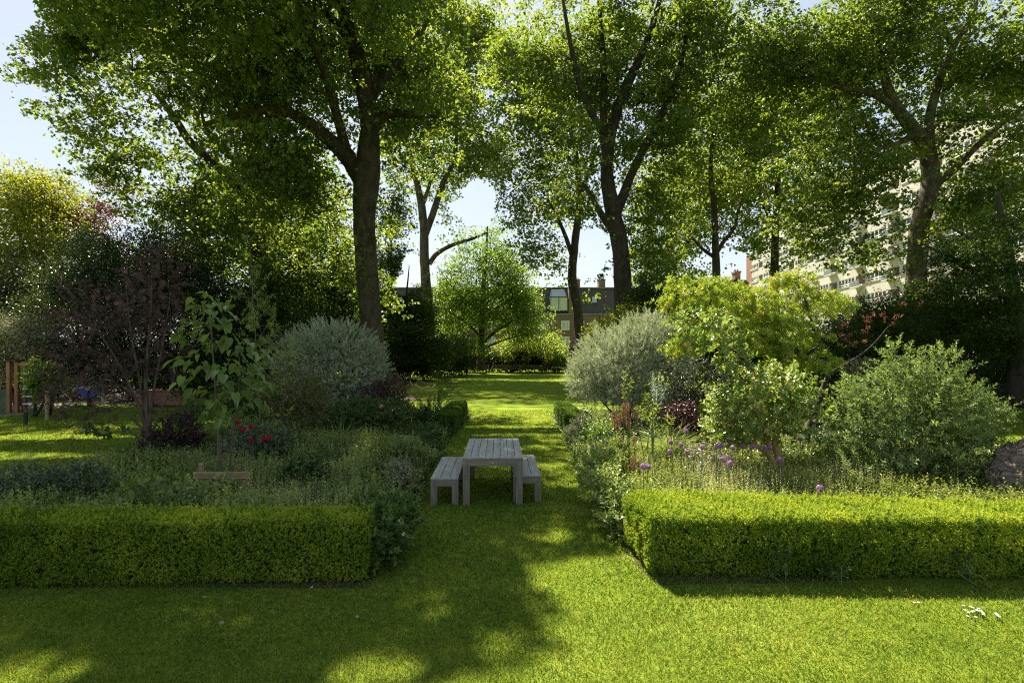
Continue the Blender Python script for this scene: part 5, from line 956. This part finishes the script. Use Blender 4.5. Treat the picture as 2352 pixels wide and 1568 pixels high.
# ------------------------------------------------------------------ far benches, ropes and stakes
def park_bench():
    t = thing('park_bench', 'x', 'bench', (0, 0, 0), 'row of old teak benches at the far end of the lawn')
    m = MB()
    for i in range(4): m.box((-.8, -.28 + i * .13, .42), (.8, -.18 + i * .13, .45))
    m.build('seat', M['teak'], t); m = MB(); m.box((-.8, .24, .84), (.8, .29, .92)); m.box((-.8, .24, .50), (.8, .29, .56))
    for i in range(13): m.box((-.77 + i * .122, .25, .561), (-.71 + i * .122, .28, .839))
    m.build('backrest', M['teak'], t)
    for sx in (-.82, .76):
        for y, h in ((-.3, .62), (.235, .93)): m = MB(); m.box((sx, y, 0), (sx + .06, y + .06, h)); m.build('leg', M['teak'], t)
        m = MB(); m.box((sx - .01, -.33, .622), (sx + .07, .234, .66)); m.build('arm', M['teak'], t)
    return t
pb = park_bench()
for i, (px, w) in enumerate([(1107, 'leftmost bench of the far row, set slightly apart below the centre tree'), (1146, 'second bench of the far row, right of the gap by the centre tree'), (1178, 'middle bench of the five in the far row at the end of the lawn'), (1211, 'bench of the far row in front of the dark purple bush'), (1244, 'rightmost bench of the far row, beside the small round bright bush')]):
    o = pb if i == 0 else copy_tree(pb)
    o.location = ((px - CX) / F * 61.2, 61.2, 0); o['label'] = w
def ropefence(label, pts, d0, h=.75, sag=.12):
    ps = [np.array([(x - CX) / F * d, d, 0.]) for x, d in pts]; t = thing('rope_barrier', label, 'rope fence', ps[0]); 
    for p in ps: m = MB(); m.tube([p, p + np.array([.02, 0, h])], [.03, .026], 6); m.build('stake', M['pine'], t)
    for a, b in zip(ps[:-1], ps[1:]):
        m = MB(); m.tube([a + UP * (h - .05), (a + b) / 2 + UP * (h - .05 - sag), b + UP * (h - .05)], [.022] * 3, 5, 3); m.build('rope', M['rope'], t)
ropefence('sagging rope between thin stakes around the chippings patch on the left lawn edge', [(942, 31), (955, 27.5), (985, 26.2), (1000, 28.2), (958, 33.5)], 28)
ropefence('short rope barrier on stakes left of the far benches', [(1045, 57), (1062, 57), (1072, 56), (1078, 57.5)], 57, .9)
ropefence('short rope barrier on stakes right of the far benches by the round bush', [(1267, 57), (1278, 57), (1305, 56.5), (1330, 58)], 57, .9)
# ------------------------------------------------------------------ playground at the left edge
def playframe():
    b = P(15, 809, 20.8); b[2] = 0; o = b
    t = thing('climbing_frame', 'orange timber play frame with a ladder and pale handrail at the left edge', 'climbing frame', o)
    for dx, dy in ((-.02, 0), (.20, .1), (-.5, 1.2), (-1.3, 0)): m = MB(); m.box((o[0] + dx, o[1] + dy, 0), (o[0] + dx + .13, o[1] + dy + .13, 2.02), bev=.01); m.build('post', M['timber'], t)
    m = MB(); m.box((o[0] - .1, o[1] - .05, 2.022), (o[0] + .42, o[1] + .35, 2.1), bev=.01); m.build('cap', M['barkdark'], t)
    m = MB(); m.box((o[0] + .35, o[1] + .1, 1.86), (o[0] + 2.0, o[1] + .22, 1.98), bev=.01); m.build('top_beam', M['timber'], t)
    m = MB(); m.box((o[0] - 1.3, o[1] + .02, .1), (o[0] - .03, o[1] + .06, .95)); m.build('side_panel', M['greenpanel'], t)
    m = MB()
    for q in (0, .13): m.tube([(o[0] - .75, o[1] - .25 - q, .55), (o[0] - .12, o[1] - .2 - q, 1.45)], [.025, .025], 6); m.tube([(o[0] - .75, o[1] - .25 - q, .2), (o[0] - .12, o[1] - .2 - q, 1.1)], [.025, .025], 6)
    for k in range(6): m.tube([(o[0] - .75 + k * .12, o[1] - .25, .55 + k * .17), (o[0] - .75 + k * .12, o[1] - .25, .2 + k * .17)], [.014, .014], 5)
    m.build('handrail', M['metalgrey'], t)
    for k in range(5): m = MB(); m.tube([(o[0] + .48, o[1] + .16, .35 + k * .3), (o[0] + .98, o[1] + .16, .35 + k * .3)], [.022, .022], 6); m.build('rung', M['whiterung'], t)
    for x in (.46, 1.0): m = MB(); m.tube([(o[0] + x, o[1] + .16, 0), (o[0] + x, o[1] + .16, 1.9)], [.02, .02], 6); m.build('ladder_rail', M['black'], t)
    th = np.arange(21) / 20 * 2 * np.pi; c = P(78, 885, 21.0); m = MB(); m.tube([c + np.array([.32 * math.cos(a), 0, .32 * math.sin(a)]) for a in th], [.05] * 21, 8); tag(m.build('tyre_swing', M['black'], None, True, loc=c), 'black tyre ring hanging beside the play frame ladder', 'tyre swing')
    m = MB(); m.tube([c + np.array([0, 0, .32]), c + np.array([.05, 0, .75])], [.012, .012], 5); m.build('rope', M['rope'], bpy.data.objects['tyre_swing'])
playframe()
def toy():
    p = P(205, 905, 23.5); t = thing('spring_rider', 'blue wing-shaped playground toy half hidden behind the purple-leaved tree', 'playground toy', (p[0], p[1], 0))
    m = MB()
    for s in (-1, 1):
        V = []; n = 10
        for y in (-.05, .05):
            for k in range(n): a = k / (n - 1); V.append((p[0] + s * (.04 + .5 * a), p[1] + y, p[2] + .28 * math.sin(a * 2.6)))
            for k in range(n): a = 1 - k / (n - 1); V.append((p[0] + s * (.04 + .5 * a), p[1] + y, p[2] - .16 * (1 - a) - .02 + .1 * a))
        q = 2 * n; m.add(np.array(V), [list(range(q)), list(range(q, 2 * q))[::-1]] + [[k, (k + 1) % q, q + (k + 1) % q, q + k] for k in range(q)])
    m.build('wing', M['blueplastic'], t)
    m = MB(); m.tube([(p[0], p[1], 0), (p[0], p[1], p[2] + .05)], [.09, .07], 10); m.build('spring_base', M['black'], t)
    m = MB(); c = P(195, 880, 24.2); m.box((c[0] - .85, c[1], .62), (c[0] + .85, c[1] + .04, 1.35)); m.box((c[0] - .8, c[1] + .045, 0), (c[0] - .7, c[1] + .12, .7)); m.box((c[0] + .7, c[1] + .045, 0), (c[0] + .8, c[1] + .12, .7)); 
    pn = m.build('spotted_play_board', M['creampanel'], None, loc=(c[0], c[1], 0)); tag(pn, 'pale play panel with black spots behind the blue playground toy', 'play panel')
    for x, z in ((-.25, .2), (.3, .12), (.05, -.1)):
        m = MB(); th = np.arange(12) / 12 * 6.283; V = [(c[0] + x + .07 * math.cos(a), c[1] - .012, 1.0 + z + .09 * math.sin(a)) for a in th] + [(c[0] + x + .07 * math.cos(a), c[1] - .001, 1.0 + z + .09 * math.sin(a)) for a in th]
        m.add(np.array(V), [list(range(12))[::-1]] + [[k, (k + 1) % 12, 12 + (k + 1) % 12, 12 + k] for k in range(12)]); m.build('spot', M['black'], pn)
toy()
def planter():
    p = P(395, 920, 24.0); m = MB(); m.box((p[0] - 1.6, p[1], 0), (p[0] + 1.5, p[1] + .5, .62)); o = m.build('brick_planter', M['brickred'], None, loc=(p[0], p[1], 0)); tag(o, 'low red brick planter at the back of the left lawn', 'planter')
    m = MB(); m.box((p[0] - 1.66, p[1] - .05, .623), (p[0] + 1.56, p[1] + .55, .68)); m.build('coping', M['brickred'], o)
planter()
for i, (x, y, d, h, lb) in enumerate([(59, 985, 17.5, .42, 'short dark post stump at the edge of the playground paving'), (108, 955, 18.6, 1.05, 'pale timber stake among the playground edge plants')]):
    p = np.array([(x - CX) / F * d, d, 0]); m = MB(); m.tube([p, p + UP * h * .97, p + UP * h], [.06, .055, .04], 8); tag(m.build('wooden_post', M['pine'] if i else M['barkdark'], None, loc=p), lb, 'post')
# ------------------------------------------------------------------ lamp, driftwood, small things
def lamp():
    p = P(2317, 809, 22.0); p[2] = 0; t = thing('garden_lamp', 'pale garden lamp post with a shallow dish top among dark bushes at the right edge', 'lamp', p)
    m = MB(); m.tube([p, p + UP * 3.75], [.06, .05], 10); m.build('post', M['creampanel'], t); m = MB(); m.tube([p + UP * 3.72, p + UP * 3.78, p + UP * 3.88, p + UP * 3.94], [.08, .34, .30, .05], 16); m.build('lamp_shade', M['lead'], t)
lamp()
def driftwood():
    rg = np.random.default_rng(9); b = np.array([8.95, 9.0, 0]); pts = np.array([(7.85, 8.4, .05), (8.1, 8.65, .25), (8.5, 8.95, .44), (9.1, 9.25, .54), (9.9, 9.6, .52), (11, 9.9, .48)]); rad = [.12, .24, .31, .33, .32, .28]
    p, r = smoothline(pts, rad, 22); n = len(p); s = 110; t = nrmz(np.gradient(p, axis=0)); a = nrmz(np.cross(t, UP)); c = np.cross(t, a); th = np.arange(s) / s * 2 * np.pi
    ii = np.arange(n)[:, None]; tw = (th[None] + ii * .02); seam = np.minimum(1, 4 * np.minimum(th, 6.283 - th) / 6.283)
    tu = tw / 6.283
    rid = lambda f, g, o: 1 - 2 * np.abs(vnoise(tu * f + o, ii * g + 0 * tu) - .5)
    rr = r[:, None] * (.62 + .34 * rid(7, .10, 3) + .22 * rid(15, .16, 40) + .14 * rid(31, .3, 80) + .25 * (vnoise(tu * 3, ii * .3 + 0 * tu) - .5))
    V = (p[:, None] + (np.cos(th)[None, :, None] * a[:, None] + np.sin(th)[None, :, None] * c[:, None]) * rr[..., None]).reshape(-1, 3)
    i, j = np.meshgrid(np.arange(n - 1), np.arange(s), indexing='ij'); q = np.stack([i * s + j, i * s + (j + 1) % s, (i + 1) * s + (j + 1) % s, (i + 1) * s + j], -1).reshape(-1, 4)
    o = mesh_obj('driftwood_log', V, [q, np.array([list(range(s))[::-1]])], M['log'], None, smooth=True, loc=b); tag(o, 'gnarled weathered driftwood log lying beside the pale arching bush at the right edge', 'log')
    for e, rd in (([(8.1, 8.6, .3), (8.15, 8.35, .18), (8.2, 8.15, 0)], [.13, .09, .05]), ([(8.8, 8.9, .5), (8.85, 8.6, .3), (8.95, 8.4, 0)], [.14, .1, .06])): m = MB(); m.tube(e, rd, 9, 3, .25, 5); m.build('root', M['log'], o, True)
driftwood()
def daisy(p, i):
    rg = np.random.default_rng(900 + i); b = np.array([p[0], p[1], 0.]); t = thing('daisy', 'tiny white daisy in the sunlit foreground lawn', 'flower', b, 'white daisies in the sunlit lawn'); h = .055
    m = MB(); m.tube([b, b + UP * h], [.0025, .002], 5); m.build('stem', M['stem'], t)
    fo = Foliage(); n = 12; a = np.arange(n) / n * 6.283; ax = np.column_stack([np.cos(a), np.sin(a), 0 * a + .15]); fo.add('kite', np.tile(b + UP * (h + .002), (n, 1)), nrmz(ax), np.tile(UP, (n, 1)), .014, .008, .6); fo.add('kite', np.tile(b + UP * (h + .004), (n, 1)), nrmz(ax * np.array([1, 1, 1.2])), np.tile(UP, (n, 1)), .006, .005, .3, 1); fo.build('petals', [M['whitepetal'], M['yellowpetal']], t)
for i, (x, y) in enumerate([(2073, 848), (2105, 853), (2117, 858), (2080, 868), (2097, 880), (2120, 873), (2135, 868), (2140, 872), (2153, 872), (2163, 882), (2166, 890), (2130, 902), (2112, 877), (2093, 897), (2143, 862), (2160, 878), (2222, 884), (2230, 893), (2238, 899), (2227, 889), (1848, 833), (1868, 833), (1541, 716)]):
    daisy(G((1200 + x / 1.96) / 1.0204, (1000 + y / 1.96) / 1.0204), i)
def fallen(p, i, label, mat):
    fo = Foliage(); rg = np.random.default_rng(i); ax = nrmz(np.array([[rg.normal(), rg.normal(), .15]])); fo.add('oval', np.array([[p[0], p[1], .045]]), ax, nrmz(np.array([[rg.normal() * .2, -.5, 1.]])), .05, .032, .6); tag(fo.build('fallen_leaf', mat, None, loc=(p[0], p[1], 0)), label, 'leaf', 'fallen leaves on the lawn')
for i, (x, y, l) in enumerate([(2192, 462, 'pale fallen leaf on the shaded path grass, nearest the table'), (2137, 512, 'pale fallen leaf on the path grass just in front of the slatted bench'), (1433, 753, 'small white fallen petal on the grass below the left hedge end'), (1635, 889, 'long pale fallen leaf on the shaded lawn in front of the hedge corner'), (1032, 922, 'small grey fallen leaf on the shaded lawn in front of the left hedge'), (953, 798, 'tiny pale fallen leaf on the grass close under the left hedge')]):
    fallen(G(x / 1.96 / 1.0204, (1000 + y / 1.96) / 1.0204), i, l, M['whitepetal'] if i in (2,) else M['creamleaf'])
EXPOSURE = 1.85
# ------------------------------------------------------------------ camera, sun and sky
cam = bpy.data.cameras.new('camera'); co = bpy.data.objects.new('camera', cam); COL.objects.link(co); S.camera = co
co.location = (0, 0, CH); co.rotation_euler = (R(90), 0, 0); cam.sensor_width = 36; cam.lens = 36 * F / 2352.0
cam.shift_y = (HY - 784) / 2352.0; cam.clip_end = 2000; cam.clip_start = .05
sun = bpy.data.lights.new('sun', 'SUN'); so = bpy.data.objects.new('sun', sun); COL.objects.link(so)
sun.energy = 5.0; sun.angle = R(.53); sun.color = (1.0, .895, .70)
so.rotation_euler = (R(90 - SUN_EL), 0, R(180 + SUN_AZ)); so.location = (0, 0, 60)
w = bpy.data.worlds.new('World'); S.world = w; w.use_nodes = True; nt = w.node_tree
sk = nt.nodes.new('ShaderNodeTexSky'); sk.sky_type = 'NISHITA'; sk.sun_disc = False; sk.sun_elevation = R(SUN_EL); sk.sun_rotation = R(-SUN_AZ)
sk.air_density = 1.0; sk.dust_density = .7; sk.ozone_density = 1.2
bg = nt.nodes['Background']; hs = nt.nodes.new('ShaderNodeHueSaturation'); hs.inputs['Saturation'].default_value = 1.0; nt.links.new(sk.outputs[0], hs.inputs['Color']); gm = nt.nodes.new('ShaderNodeGamma'); gm.inputs[1].default_value = .42; nt.links.new(hs.outputs[0], gm.inputs[0]); nt.links.new(gm.outputs[0], bg.inputs[0]); bg.inputs[1].default_value = .128
S.view_settings.view_transform = 'Standard'; S.view_settings.look = 'None'; S.view_settings.exposure = EXPOSURE; S.view_settings.gamma = 1
S.render.engine = 'CYCLES'; c = S.cycles
c.max_bounces = 7; c.diffuse_bounces = 4; c.glossy_bounces = 2; c.transmission_bounces = 5; c.transparent_max_bounces = 4
c.caustics_reflective = False; c.caustics_refractive = False; c.sample_clamp_indirect = 6; c.use_adaptive_sampling = True; c.adaptive_threshold = .005
c.use_denoising = False; c.pixel_filter_type = 'BLACKMAN_HARRIS'; c.filter_width = 1.2
